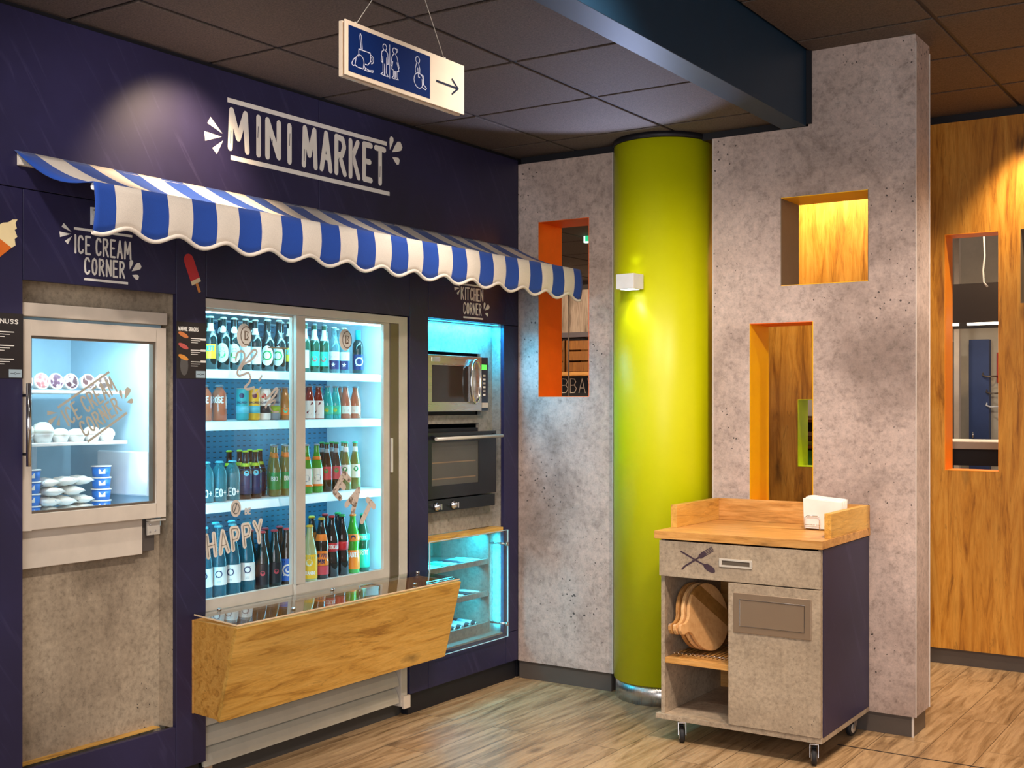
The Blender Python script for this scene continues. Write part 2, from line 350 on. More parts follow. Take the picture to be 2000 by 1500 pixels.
def build(name, mb, mats, parent=None, bev=0.0, label=None, seg=2, local=False, thick=0, fixn=True):
    if not isinstance(mats, (list, tuple)): mats = [mats]
    me = D.meshes.new(name); off = Vector((0, 0, 0)) if local or parent is None else worldloc(parent)
    me.from_pydata([tuple(Vector(v) - off) for v in mb.v], [], mb.f)
    for m in mats: me.materials.append(M[m] if isinstance(m, str) else m)
    for p, mi, sm in zip(me.polygons, mb.m, mb.sm): p.material_index = mi; p.use_smooth = sm
    if fixn:
        import bmesh
        b = bmesh.new(); b.from_mesh(me)
        bmesh.ops.remove_doubles(b, verts=b.verts, dist=1e-6)
        bmesh.ops.recalc_face_normals(b, faces=b.faces); b.to_mesh(me); b.free()
    o = D.objects.new(name, me); C.objects.link(o)
    if parent is not None: o.parent = parent
    if bev:
        m = o.modifiers.new('bevel', 'BEVEL'); m.width = bev; m.segments = seg; m.limit_method = 'ANGLE'; m.angle_limit = 0.9
        m.harden_normals = False
    if thick: m = o.modifiers.new('solid', 'SOLIDIFY'); m.thickness = thick; m.offset = 0
    if label: o['label'] = label
    return o
def tag(o, label, cat, group=None):
    o['label'] = label; o['category'] = cat
    if group: o['group'] = group
    return o
def thing(name, label, cat, loc=(0, 0, 0), group=None, rz=0):
    o = D.objects.new(name, None); C.objects.link(o); o.location = loc; o.rotation_euler = (0, 0, rz); o.empty_display_size = 0.05
    return tag(o, label, cat, group)
def struct(name, mb, mats, bev=0.0, **kw):
    o = build(name, mb, mats, None, bev, **kw); o['kind'] = 'structure'; return o
def dup(root, loc, label, group=None, rz=0, scale=None, cat=None):
    r = root.copy(); C.objects.link(r); r.location = loc; r.rotation_euler = (0, 0, rz); r['label'] = label
    if group: r['group'] = group
    if cat: r['category'] = cat
    if scale: r.scale = scale
    for ch in list(root.children):
        c = ch.copy(); C.objects.link(c); c.parent = r
        for g in ch.children:
            d = g.copy(); C.objects.link(d); d.parent = c
    return r
# ---------------- stroke lettering
GL = {'A': '0,0 .3,1 .6,0;.11,.34 .49,.34', 'B': '0,0 0,1 .4,.97 .52,.78 .38,.55 0,.53;.38,.55 .58,.3 .4,.02 0,0', 'C': '.56,.82 .4,.98 .2,.97 .05,.8 .02,.4 .08,.12 .28,.01 .48,.06 .57,.2',
      'D': '0,0 0,1 .32,.95 .55,.65 .55,.35 .35,.05 0,0', 'E': '.5,1 0,1 0,0 .5,0;0,.52 .4,.52', 'F': '.5,1 0,1 0,0;0,.52 .4,.52', 'G': '.56,.82 .4,.98 .2,.97 .05,.8 .02,.4 .08,.12 .28,.01 .5,.08 .56,.42 .34,.42',
      'H': '0,0 0,1;.55,0 .55,1;0,.5 .55,.5', 'I': '.1,0 .1,1', 'J': '.4,1 .4,.2 .25,0 .05,.1', 'K': '0,0 0,1;.52,1 .04,.42;.2,.56 .58,0', 'L': '0,1 0,0 .48,0', 'M': '0,0 .06,1 .36,.3 .68,1 .76,0',
      'N': '0,0 0,1 .54,.05 .54,1', 'O': '.3,.99 .1,.88 .02,.5 .1,.12 .3,.01 .5,.12 .58,.5 .5,.88 .3,.99', 'P': '0,0 0,1 .42,.97 .54,.75 .4,.48 0,.46', 'Q': '.3,.99 .1,.88 .02,.5 .1,.12 .3,.01 .5,.12 .58,.5 .5,.88 .3,.99;.38,.22 .6,-.05',
      'R': '0,0 0,1 .42,.97 .54,.76 .38,.52 0,.5;.22,.5 .58,0', 'S': '.52,.86 .3,.99 .06,.84 .1,.6 .46,.42 .52,.16 .28,.01 .02,.12', 'T': '-.04,1 .6,1;.28,1 .28,0', 'U': '0,1 .02,.2 .27,0 .52,.2 .54,1', 'V': '0,1 .28,0 .56,1',
      'W': '0,1 .18,0 .38,.7 .58,0 .76,1', 'X': '0,0 .55,1;0,1 .55,0', 'Y': '0,1 .28,.5 .56,1;.28,.5 .28,0', 'Z': '0,1 .52,1 0,0 .54,0', '+': '.1,.5 .6,.5;.35,.25 .35,.75', '/': '0,0 .4,1', '-': '.05,.5 .4,.5', '.': '.1,0 .14,.02',
      '0': '.3,.99 .06,.8 .02,.5 .06,.2 .3,.01 .54,.2 .58,.5 .54,.8 .3,.99;.5,.9 .12,.1', '8': '.3,.53 .08,.75 .3,.99 .52,.75 .3,.53 .04,.26 .3,0 .56,.26 .3,.53'}
def glyph(c): return [[tuple(map(float, p.split(','))) for p in s.split()] for s in GL[c].split(';')]
_rc = [0]
def ribbon(mb, pts, w, mp, th=0.0, mi=0, round_=True):
    """flat stroke of width w along 2-D pts, placed by mp(u, v, out); every piece lies a hair above the last"""
    P = [Vector((p[0], p[1])) for p in pts]; P = [p for i, p in enumerate(P) if i == 0 or (p - P[i - 1]).length > 1e-6]
    h = w / 2; n = len(P); closed = n > 2 and (P[0] - P[-1]).length < 1e-5; sg = 8 if w > .006 else 6
    def lift():
        _rc[0] = (_rc[0] + 1) % 11; return th * .4 + _rc[0] * .00006
    for i in range(n - 1):
        d = (P[i + 1] - P[i]).normalized(); q = Vector((-d.y, d.x)) * h; z = lift()
        mb.add([mp(p.x, p.y, z) for p in (P[i] - q, P[i + 1] - q, P[i + 1] + q, P[i] + q)], [(0, 1, 2, 3)], mi)
    for i in range(n):
        if (i in (0, n - 1)) and not round_ and not closed: continue
        if 0 < i < n - 1 and (P[i] - P[i - 1]).normalized().dot((P[i + 1] - P[i]).normalized()) > .995: continue
        if i == n - 1 and closed: continue
        z = lift(); mb.add([mp(P[i].x + h * math.cos(2 * pi * (k + .5) / sg), P[i].y + h * math.sin(2 * pi * (k + .5) / sg), z) for k in range(sg)], [tuple(range(sg))], mi)
def text(mb, s, u0, v0, h, w, mp, width=None, th=0.0, mi=0, jit=0.0, wob=0, asp=1.0, gap=0.24):
    """lettering; width fits the whole line"""
    tot = 0; adv = []
    for c in s:
        if c == ' ': a = 0.42
        else: a = max(p[0] for st in glyph(c) for p in st) + gap
        adv.append(a); tot += a
    tot -= gap; k = (width / tot) if width else h * asp
    x = 0; rnd = random.Random(hash(len(s)) + 5)
    for c, a in zip(s, adv):
        if c != ' ':
            dy = rnd.uniform(-jit, jit) * h; sk = rnd.uniform(-wob, wob)
            for st in glyph(c): ribbon(mb, [(u0 + (x + p[0] + sk * p[1]) * k, v0 + dy + p[1] * h) for p in st], w, mp, th, mi)
        x += a
def poly(mb, pts, mp, th=0.0015, mi=0):
    n = len(pts); a = [mp(p[0], p[1], th) for p in pts]; mb.add(a, [tuple(range(n))], mi)
    if th > 0.0006: mb.add(a + [mp(p[0], p[1], 0) for p in pts], [(i, (i + 1) % n, n + (i + 1) % n, n + i) for i in range(n)], mi)
def circ(u, v, r, n=20, ry=None, a0=0, a1=2 * pi): return [(u + r * math.cos(a0 + (a1 - a0) * i / n), v + (ry or r) * math.sin(a0 + (a1 - a0) * i / n)) for i in range(n + (0 if abs(a1 - a0 - 2 * pi) < 1e-6 else 1))]
def left(x): return lambda u, v, o: Vector((x + o, u, v))         # on the market front: u = y, v = z
def back(y): return lambda u, v, o: Vector((u, y - o, v))         # on the concrete wall side: u = x, v = z
def rot2(u0, v0, a, mp):
    ca, sa = math.cos(a), math.sin(a); return lambda u, v, o: mp(u0 + (u - u0) * ca - (v - v0) * sa, v0 + (u - u0) * sa + (v - v0) * ca, o)
def splash(mb, u, v, s, mp, side=1, mi=0, th=0.0015):
    if side < 0:    # three wedges fanning left
        for a, l, w in ((150, 0.9, 0.36), (188, 1.0, 0.42), (228, 0.75, 0.34)):
            a = math.radians(a); d = Vector((math.cos(a), math.sin(a))); q = Vector((-d.y, d.x)); p0 = Vector((u, v)) + d * 0.25 * s; p1 = p0 + d * l * s
            poly(mb, [p0, p1 + q * w * s * 0.5, p1 - q * w * s * 0.5], mp, th, mi)
    else:           # three drops
        for a, l, w in ((76, 0.75, 0.16), (35, 1.0, 0.26), (-18, 0.62, 0.2)):
            a = math.radians(a); d = Vector((math.cos(a), math.sin(a))); q = Vector((-d.y, d.x)); p0 = Vector((u, v)) + d * 0.3 * s
            pts = [p0] + [p0 + d * (l * s * t) + q * (w * s * sgn * f) for t, f, sgn in ((.45, .7, -1), (.75, 1, -1), (.95, .6, -1), (.95, .6, 1), (.75, 1, 1), (.45, .7, 1))]
            poly(mb, pts, mp, th, mi)

# ------------------------------------------------------------------ the setting
YB = 5.433; YW = 7.07
b = MB(); b.box(-4.5, 7, -4, 12, -0.05, 0); struct('floor', b, 'floor')
b = MB(); b.box(1.86, 6.5, 5.145, 5.152, 0.0, 0.0015); struct('trim_1', b, 'black')

# suspended ceilings: dark tiles with recessed joints
def ceiling(name, x0, x1, y0, y1, z, xl, yl, slab=0.06):
    b = MB(); xs = [x0] + [x for x in xl if x0 < x < x1] + [x1]; ys = [y0] + [y for y in yl if y0 < y < y1] + [y1]
    for i in range(len(xs) - 1):
        for j in range(len(ys) - 1):
            b.box(xs[i] + .010, xs[i + 1] - .010, ys[j] + .010, ys[j + 1] - .010, z, z + .02)
    struct(name, b, 'tile', 0.003)
    b = MB()
    for x in xs[1:-1]: b.box(x - .012, x + .012, y0, y1, z + .008, z + .03)
    for y in ys[1:-1]: b.box(x0, x1, y - .012, y + .012, z + .0085, z + .03)
    b.box(x0, x1, y0, y1, z + .03, z + slab); struct('trim_2', b, 'tbar')
k = 0.645
ceiling('ceiling', -0.07, 1.497, -3.2, YB + .30, 2.83, [0.345 + .635 * i for i in range(3)], [2.615 + k * i for i in range(-9, 6)])
ceiling('ceiling', 1.623, 6.0, -3.2, 9.9, 3.14, [1.6 + k * i for i in range(1, 8)], [5.255 + k * i for i in range(-14, 9)])
ceiling('ceiling', -4.4, 0.02, YB + .35, 9.9, 2.62, [-4.4 + k * i for i in range(1, 8)], [5.255 + k * i for i in range(0, 9)])
ceiling('ceiling', 0.05, 1.6, YB + .35, 9.9, 3.14, [.345 + k * i for i in range(0, 3)], [5.255 + k * i for i in range(0, 9)])
b = MB(); b.box(1.50, 1.62, -3.2, YB - .012, 2.79, 3.2); struct('ceiling_beam', b, 'teal_beam', 0.002)
b = MB(); b.box(1.48, 1.645, YB - .0115, YB + .02, 2.80, 3.2); b.box(-.0, 2.095, YB + .03, YB + .2, 3.11, 3.16); b.box(0.0, 1.6, YB + .03, YB + .2, 2.795, 2.86); b.box(-.02, 1.62, YB+.28, YB+.34, 2.80, 3.2); struct('trim_3', b, 'black')

# market front: navy panels with hairline joints, openings for freezer, drinks fridge and kitchen niche
G = 0.0016; T = 0.02
b = MB()
def panel(y0, y1, z0, z1): b.box(-T, 0, y0 + G, y1 - G, z0 + G, z1 - G)
panel(-2.5, 3.86, 2.213, 2.812); panel(3.86, YB, 2.213, 2.812)
panel(-2.5, 2.423, 0.10, 2.213)                      # pier left of the freezer
panel(2.423, 3.072, 1.907, 2.213); panel(2.423, 3.072, 0.10, 0.268)
panel(3.072, 3.221, 0.10, 2.213)                     # pier between freezer and fridge
panel(3.221, 4.49, 1.907, 2.213)
panel(4.49, 4.637, 0.10, 2.213)
panel(4.637, 5.315, 1.911, 2.213); panel(4.637, 5.315, 0.10, 0.262); panel(5.294, YB, 0.262, 1.911); panel(5.315, YB, 1.911, 2.213); panel(5.315, YB, .1, .262)
struct('wall_left', b, 'navy', 0.0008, seg=1)
b = MB()
for y0, y1, z0, z1 in ((-2.5, YB, 2.2, 2.84), (-2.5, 2.40, 0, 2.22), (2.40, 3.09, 1.93, 2.2), (2.40, 3.09, 0, .25), (3.085, 3.2, 0, 2.2), (3.2, 4.5, 1.93, 2.2), (4.50, 4.62, 0, 2.2), (4.62, 5.31, 1.94, 2.2), (4.62, 5.31, 0, .23), (5.31, YB, 0, 2.2)):
    b.box(-.06, -.0203, y0, y1, z0, z1)
struct('wall_left', b, 'black')
b = MB(); b.box(-1.3, -1.25, -2.5, YB + .2, 0, 3.2); b.box(-1.3, -.02, YB + .02, YB + .2, 0, 2.84); b.box(-1.3, -.02, -2.5, -2.45, 0, 2.84); struct('wall_left', b, 'black')
b = MB(); b.box(-.09, -.0702, -2.5, 3.2, 0, .1); b.box(-.09, -.0702, 4.5, YB, 0, .1); struct('baseboard_left', b, 'base')

# concrete screen wall with notched top and openings
def wallboxes(b, x0, x1, z0, z1, holes, y0, y1):
    xs = sorted(set([x0, x1] + [h[0] for h in holes] + [h[1] for h in holes])); zs = sorted(set([z0, z1] + [h[2] for h in holes] + [h[3] for h in holes]))
    n = lambda i, j, k: i * len(zs) * 2 + j * 2 + k
    vs = [(x, y, z) for x in xs for z in zs for y in (y0, y1)]; solid = {}
    for i in range(len(xs) - 1):
        for j in range(len(zs) - 1):
            cx = (xs[i] + xs[i + 1]) / 2; cz = (zs[j] + zs[j + 1]) / 2
            solid[i, j] = not any(h[0] < cx < h[1] and h[2] < cz < h[3] for h in holes)
    fs = []
    for (i, j), sgl in solid.items():
        if not sgl: continue
        fs.append((n(i, j, 0), n(i + 1, j, 0), n(i + 1, j + 1, 0), n(i, j + 1, 0))); fs.append((n(i, j, 1), n(i, j + 1, 1), n(i + 1, j + 1, 1), n(i + 1, j, 1)))
        for di, dj, e in ((-1, 0, ((i, j), (i, j + 1))), (1, 0, ((i + 1, j), (i + 1, j + 1))), (0, -1, ((i, j), (i + 1, j))), (0, 1, ((i, j + 1), (i + 1, j + 1)))):
            if not solid.get((i + di, j + dj), False):
                (a, c), (d, f) = e; fs.append((n(a, c, 0), n(d, f, 0), n(d, f, 1), n(a, c, 1)))
    b.add(vs, fs)
b = MB()
wallboxes(b, 0.001, 0.583, 0.096, 2.789, [(0.131, 0.444, 1.527, 2.466)], YB, YB + .235)
struct('wall_back', b, 'conc_wall')
b = MB()
wallboxes(b, 1.147, 2.119, 0.093, 3.106, [(1.491, 1.909, 2.05, 2.468), (1.335, 1.65, 1.00, 1.877), (1.14, 1.627, 2.791, 3.2)], YB, YB + .235)
struct('wall_back', b, 'conc_wall')
b = MB()   # pale edge strips of the panels
b.box(.583, .587, YB - .001, YB + .235, .096, 2.789); b.box(1.143, 1.147, YB - .001, YB + .03, .093, 2.79)
b.box(2.119, 2.1225, YB - .001, YB + .004, .093, 3.106); b.box(2.119, 2.1225, YB + .229, YB + .236, .093, 3.106)
struct('trim_4', b, 'cream_line')
def lining(name, x0, x1, z0, z1, y0, y1, mats, t=0.003, sides='LRTB'):
    b = MB()
    if 'L' in sides: b.box(x0, x0 + t, y0, y1, z0, z1, 0)
    if 'R' in sides: b.box(x1 - t, x1, y0, y1, z0, z1, 0)
    if 'T' in sides: b.box(x0 + t, x1 - t, y0, y1, z1 - t, z1, 1)
    if 'B' in sides: b.box(x0 + t, x1 - t, y0, y1, z0, z0 + t, 1)
    return struct(name, b, mats)
lining('window_1', .131, .444, 1.527, 2.466, YB - .0005, YB + .236, ['orange', 'orange'])
lining('window_2', 1.491, 1.909, 2.05, 2.468, YB - .0005, YB + .236, ['taupe', 'yellow'])  # yellow top has the warm reflection on the reveal put into its colour
lining('window_3', 1.335, 1.65, 1.00, 1.877, YB - .0005, YB + .236, ['yellow', 'orange'])
b = MB(); b.box(.0, .57, YB + .012, YB + .22, 0, .0958); struct('baseboard_back', b, 'base', 0.001)
b = MB(); b.box(1.155, 2.105, YB + .012, YB + .22, 0, .0928); struct('baseboard_back', b, 'base', 0.001)
b = MB(); b.box(2.10, 2.109, YB + .008, YB + .0118, 0, .0925); struct('trim_5', b, 'cream_line')

# oak wall behind with three openings
b = MB()
wallboxes(b, .25, 4.2, .09, 3.094, [(1.845, 2.138, 1.109, 2.456), (2.251, 2.62, 2.047, 2.458), (.974, 1.27, 1.104, 1.516)], YW, YW + .17)
struct('wall_rear', b, 'wood_wall')
lining('window_4', 1.845, 2.138, 1.109, 2.456, YW - .0005, YW + .171, ['orange_light', 'orange_light'])
lining('window_5', 2.251, 2.62, 2.047, 2.458, YW - .0005, YW + .171, ['taupe', 'taupe'])
lining('window_6', .974, 1.27, 1.104, 1.516, YW - .0005, YW + .171, ['limebright', 'limebright'])
b = MB(); b.box(.26, 4.2, YW + .02, YW + .15, 0, .0898); struct('baseboard_rear', b, 'base')
b = MB(); b.box(.26, 4.2, YW + .02, YW + .15, 3.095, 3.15); struct('trim_6', b, 'black')
b = MB(); b.box(-4.4, 6.5, 11.2, 11.3, 0, 3.3); struct('wall_far', b, 'taupe')
# round column
col = thing('column', 'tall round lime yellow column with a steel foot between the concrete walls', 'column')
cx, cy, cr = .83, 5.52, .25
b = MB(); b.lathe([(cr, .098), (cr, 2.80)], (cx, cy, 0), 72); build('shaft', b, 'lime', col)
b = MB(); b.lathe([(cr - .008, 0), (cr - .008, .098)], (cx, cy, 0), 72); build('steel_foot', b, 'steel', col)
b = MB(); b.lathe([(cr + .004, 2.802), (cr + .004, 2.829)], (cx, cy, 0), 48); build('top_ring', b, 'black', col)
# cube lamp on the column
lp = thing('wall_lamp', 'small white cube lamp on the lime column', 'lamp')
ang = math.radians(-96); d = Vector((math.cos(ang), math.sin(ang), 0)); q = Vector((-d.y, d.x, 0)); c0 = Vector((cx, cy, 2.090)) + d * (cr + .054)
b = MB(); b.obox(c0, d * .045, q * .052, (0, 0, .037)); build('lamp_body', b, 'white', lp, 0.002)
b = MB(); b.obox(Vector((cx, cy, 2.080)) + d * (cr + .003), d * .006, q * .03, (0, 0, .026)); build('mounting_plate', b, 'alu_dark', lp)
LENS = glow('lamp_lens', (0.85, 0.9, 1, 1), 3)
for s_ in (-1, 1):
    b = MB(); b.obox(c0 + Vector((0, 0, .0378 * s_)), d * .03, q * .036, (0, 0, .0007)); build('lens', b, LENS, lp)
spot('cube_lamp', c0 + Vector((0, 0, .045)), c0 + Vector((0, 0, 1)) + d * .9 + Vector((.2, 0, 0)), 34, (0.50, 0.60, 1), 88, 0.35, .02)
spot('cube_lamp', c0 + Vector((0, 0, .045)), c0 + Vector((0, 0, 1)) - d * .1, 1.6, (0.9, 1, 0.85), 100, 0.9, .02)
spot('cube_lamp', c0 + Vector((0, 0, -.05)), c0 + Vector((0, 0, -1)) - d * .06, 0.9, (0.88, 1, 0.80), 96, 0.5, .02)
# ------------------------------------------------------------------ awning
aw = thing('awning', 'blue and white striped fabric awning with scalloped edge over the market front', 'awning')
AY0, AY1, AX, AZT, AZB = 2.391, 5.404, 0.407, 2.19, 2.335
edges = [AY0] + [2.467 + (5.325 - 2.467) / 27 * i for i in range(28)] + [AY1]
SUB = 4
ys = []; stripe = []
for i in range(len(edges) - 1):
    for j in range(SUB): ys.append(edges[i] + (edges[i + 1] - edges[i]) * j / SUB); stripe.append(i % 2)
ys.append(AY1)
def roofp(u, v):
    y = ys[round(u * (len(ys) - 1))]
    e = 1 if (abs(y - AY0) < 1e-6 or abs(y - AY1) < 1e-6) else 0
    sag = .028 * math.sin(pi * v) + .006 * math.sin(pi * v) * math.sin(y * 9) + .012 * e * math.sin(pi * v)
    return (AX * v, y, AZB + (AZT - AZB) * v - sag)
b = MB(); b.grid(roofp, len(ys) - 1, 10, mfn=lambda i, j: stripe[i])
build('canopy_fabric', b, ['blue_fab', 'white_fab'], aw, thick=.0025, fixn=True)
def wavz(y):
    t = (y - 2.467) / 0.10585
    return 2.044 + .0145 * math.cos(pi * (t - .5))     # crest in the middle of each white stripe, trough in each blue
def valp(u, v):
    y = ys[round(u * (len(ys) - 1))]; zb = wavz(y); z = AZT + (zb - AZT) * v
    bulge = .010 * math.sin(pi * v) + .005 * v * math.sin(2 * pi * (y - 2.467) / .2117 + .6)
    return (AX + .004 + bulge, y, z)
ys_f = ys
b = MB(); b.grid(valp, len(ys) - 1, 6, mfn=lambda i, j: stripe[i]); build('valance', b, ['blue_fab', 'white_fab'], aw, thick=.003)
b = MB(); n = len(ys) * 2
pts = []
for i in range(n + 1):
    y = AY0 + (AY1 - AY0) * i / n; bulge = .005 * math.sin(2 * pi * (y - 2.467) / .2117 + .6); pts.append((AX + .004 + bulge, y, wavz(y) - .002))
b.tube(pts, .0075, 8); build('edge_binding', b, 'white_fab', aw)
b = MB(); b.tube([(AX - .012, AY0 + .01, AZT - .012), (AX - .012, AY1 - .01, AZT - .012)], .012, 12); build('front_tube', b, 'white', aw)
b = MB(); b.box(0.0005, .018, AY0 + .008, AY1 - .008, 2.286, 2.327); build('wall_rail', b, 'white_fab', aw, .002)
for y in (2.70, 3.9, 5.15):
    a = MB(); a.box(.0005, .006, y - .013, y + .013, 2.124, 2.187); a.tube([(.003, y, 2.155), (AX - .02, y, AZT - .012)], .008, 8); ar = build('support_arm', a, 'white', aw, .001)
    for z in (2.134, 2.177):
        b = MB(); b.lathe([(.003, .0), (.003, .003)], (.006, y, z), 8, axis='x'); build('screw', b, 'alu_dark', ar)

# ------------------------------------------------------------------ lettering on the market front
MARKS = [(3.346, 2.53, .05), (3.495, 2.58, .045), (3.575, 2.535, .05), (3.678, 2.58, .05), (3.766, 2.53, .05), (3.985, 2.53, .05), (4.078, 2.56, .06), (4.17, 2.535, .05), (4.267, 2.54, .05)]
w = thing('wall_lettering', 'large hand-drawn white MINI MARKET lettering between two bars above the awning', 'lettering')
mp = left(.0); b = MB()
text(b, 'MINI', 3.345, 2.512, .150, .0262, mp, width=.333, th=.0015, jit=.0, gap=.42)
text(b, 'MARKET', 3.765, 2.514, .158, .0258, mp, width=.535, th=.0015, jit=.012, gap=.40)
for (u, v, l) in MARKS: ribbon(b, [(u, v), (u + .002, v + l)], .003, mp, .0035, 1)
build('lettering', b, ['ink_white', 'navy'], w)
for p in ([(3.330, 2.700), (4.318, 2.702)], [(3.347, 2.474), (4.338, 2.472)]):
    b = MB(); ribbon(b, p, .019, mp, .0015, round_=False); build('bar', b, 'ink_white', w)
b = MB(); splash(b, 3.322, 2.55, .088, mp, -1); build('splash_wedge', b, 'ink_white', w)
b = MB(); splash(b, 4.335, 2.655, .088, mp, 1); build('splash_drop', b, 'ink_white', w)
def corner_sign(label, l1, l2, u0, u1, zt, zb, h1, h2, u2, u3, s=1.0, mp=left(0), mat='ink_white', parent=None, th=.0012):
    w = thing('wall_lettering', label, 'lettering') if parent is None else None
    t = w if w is not None else parent; b = MB()
    text(b, l1, u0 + .003, h1, .060 * s, .0078 * s, mp, width=u1 - u0 - .01, th=th, gap=.36); text(b, l2, u2 + .003, h2, .056 * s, .0078 * s, mp, width=u3 - u2 - .02, th=th, gap=.36)
    if parent is None: build('lettering', b, mat, w); 
    segs = [[(u0, zt), (u1, zt)], [(u2, zb), (u3, zb)]]
    for sg in segs:
        c = b if parent is not None else MB(); ribbon(c, sg, .0088 * s, mp, th, round_=False)
        if parent is None: build('bar', c, mat, w)
    c = b if parent is not None else MB(); splash(c, u0 + .0, zt - .02 * s, .045 * s, mp, -1, th=th)
    if parent is None: build('splash_wedge', c, mat, w); c = MB()
    splash(c, u3 + .004, h2 + .018 * s, .05 * s, mp, 1, th=th)
    if parent is None: build('splash_drop', c, mat, w)
    return b
corner_sign('white ICE CREAM CORNER lettering above the glass-door freezer', 'ICE CREAM', 'CORNER', 2.620, 2.868, 2.104, 1.931, 2.020, 1.950, 2.662, 2.850)
corner_sign('white KITCHEN CORNER lettering above the microwave niche', 'KITCHEN', 'CORNER', 4.905, 5.105, 2.098, 1.931, 2.022, 1.950, 4.925, 5.10)

# pictures of ices stuck on the piers
w = thing('ice_lolly_picture', 'flat red ice lolly picture with a wooden stick on the navy pier', 'picture')
a = math.radians(24); mpl = rot2(3.146, 2.015, a, left(0))
b = MB(); pts = [(3.122, 1.968), (3.170, 1.968)] + circ(3.146, 2.045, .024, 8, .026, 0, pi); poly(b, pts, mpl, .0012); build('red_ice', b, plain('lolly_red', srgb(206, 52, 56), .6), w)
b = MB(); poly(b, [(3.122, 1.952), (3.170, 1.952), (3.170, 1.968), (3.122, 1.968)], mpl, .0012); build('cream_band', b, plain('lolly_cream', srgb(238, 214, 170), .6), w)
b = MB(); poly(b, [(3.141, 1.915), (3.153, 1.915), (3.153, 1.952), (3.141, 1.952)], mpl, .0012); build('stick', b, plain('lolly_stick', srgb(222, 140, 70), .6), w)
w = thing('ice_cream_cone_picture', 'flat soft ice cream cone picture on the left pier, cut by the frame', 'picture')
mpc = rot2(2.34, 2.03, math.radians(-32), left(0))
b = MB(); pts = [(2.305, 2.032), (2.298, 2.05), (2.308, 2.068), (2.315, 2.084), (2.33, 2.098), (2.338, 2.116), (2.352, 2.128), (2.352, 2.113), (2.366, 2.10), (2.362, 2.092), (2.382, 2.078), (2.378, 2.066), (2.392, 2.05), (2.384, 2.034)]; poly(b, pts, mpc, .0012); build('soft_ice', b, plain('vanilla_cream', srgb(250, 226, 172), .6), w)
b = MB(); poly(b, [(2.305, 2.032), (2.384, 2.034), (2.344, 1.915)], mpc, .0014); build('cone', b, plain('waffle_orange', srgb(226, 112, 32), .6), w)
# menu posters
POSTER = plain('poster_black', srgb(42, 36, 36), .5)
def poster(label, y0, y1, z0, z1, title, foods):
    w = thing('menu_poster', label, 'poster'); b = MB(); b.box(.0004, .0022, y0, y1, z0, z1); build('board', b, POSTER, w)
    mp = left(.0023); b = MB(); text(b, title, y1 - .118 if not foods else y0 + .008, z1 - .034, .014, .0028, mp, width=.098)
    ys0 = y1 - .12 if not foods else y0 + .07
    for k in range(3):
        zz = z1 - .062 - .045 * k
        for q, l in enumerate((.085, .07, .05)): ribbon(b, [(ys0, zz - q * .008), (ys0 + l * (.65 if foods else 1), zz - q * .008)], .0022 if q else .0034, mp)
    build('lettering', b, 'ink_white', w)
    if foods:
        for k, c in enumerate((srgb(220, 130, 70), srgb(206, 92, 84), srgb(228, 150, 60))):
            zz = z1 - .050 - .043 * k; b = MB(); poly(b, circ(y0 + .032, zz, .026, 14, .0085), rot2(y0 + .032, zz, -.35, mp), 0.0008); build('snack_picture', b, plain('snack_print', c, .6), w)
            b = MB(); poly(b, [(y1 - .03, zz - .018), (y1 - .004, zz - .018), (y1 - .004, zz - .010), (y1 - .03, zz - .010)], mp, .0006); build('price_tag', b, 'ink_white', w)
        b = MB(); poly(b, circ(y0 + .036, z0 + .05, .02, 12, .04), mp, .0004); build('steam_picture', b, plain('steam_grey', srgb(92, 88, 84), .8), w)
    b = MB(); b.box(.0022, .0028, y1 - .053, y1 - .006, z0 + .003, z0 + .030); lb = build('logo_field', b, plain('pale_blue_print', srgb(172, 192, 200), .6), w)
    b = MB(); mq = left(.003); ribbon(b, [(y1 - .047, z0 + .0165), (y1 - .034, z0 + .0165)], .0018, mq); ribbon(b, [(y1 - .025, z0 + .0165), (y1 - .012, z0 + .0165)], .0018, mq); ribbon(b, circ(y1 - .0295, z0 + .0165, .0035, 8) + [(y1 - .026, z0 + .0165)], .001, mq); build('logo_mark', b, 'ink_black', lb)
poster('black menu poster at the left edge with pale text lines beside the freezer', 2.19, 2.422, 1.578, 1.793, 'GENUSS', False)
poster('black menu poster with snack pictures on the pier between freezer and drinks fridge', 3.073, 3.220, 1.590, 1.806, 'WARME SNACKS', True)

# ------------------------------------------------------------------ ice cream freezer
fz = thing('ice_cream_freezer', 'glass-door ice cream freezer built into the left of the market front', 'freezer')
b = MB()
b.box(-.60, -.58, 2.38, 3.052, 1.03, 1.80); b.box(-.60, -.062, 2.36, 2.38, 1.03, 1.80); b.box(-.60, -.062, 3.032, 3.052, 1.03, 1.80); b.box(-.60, -.062, 2.38, 3.032, 1.76, 1.80); b.box(-.60, -.062, 2.38, 3.032, 1.06, 1.085)
build('cabinet', b, 'liner_grey', fz)
b = MB(); b.box(-.565, -.55, 2.40, 2.86, 1.09, 1.33); build('evaporator_cover', b, 'white_in', fz, .02); b = MB(); b.box(-.40, -.10, 3.020, 3.032, 1.14, 1.31); build('moulded_liner', b, 'white_in', fz, .006)
b = MB(); b.box(-.088, -.024, 2.41, 3.052, 1.790, 1.836); build('header', b, 'cream', fz, .003)
for z in (1.530, 1.340):
    b = MB(); b.box(-.52, -.19, 2.39, 3.0, z, z + .013); build('shelf', b, 'white', fz, .003)
b = MB(); b.box(-.14, -.10, 2.40, 3.02, 1.727, 1.742); build('light_tube', b, glow('freezer_tube', (0.85, 0.97, 1, 1), 7), fz)
b = MB(); b.box(-.094, -.055, 2.41, 2.960, 0.931, 1.066); build('kick_panel', b, 'cream', fz, .002)
b = MB(); b.box(-.09, -.062, 2.96, 3.02, 0.94, 1.06); build('side_flange', b, 'base', fz)
dr = MB()
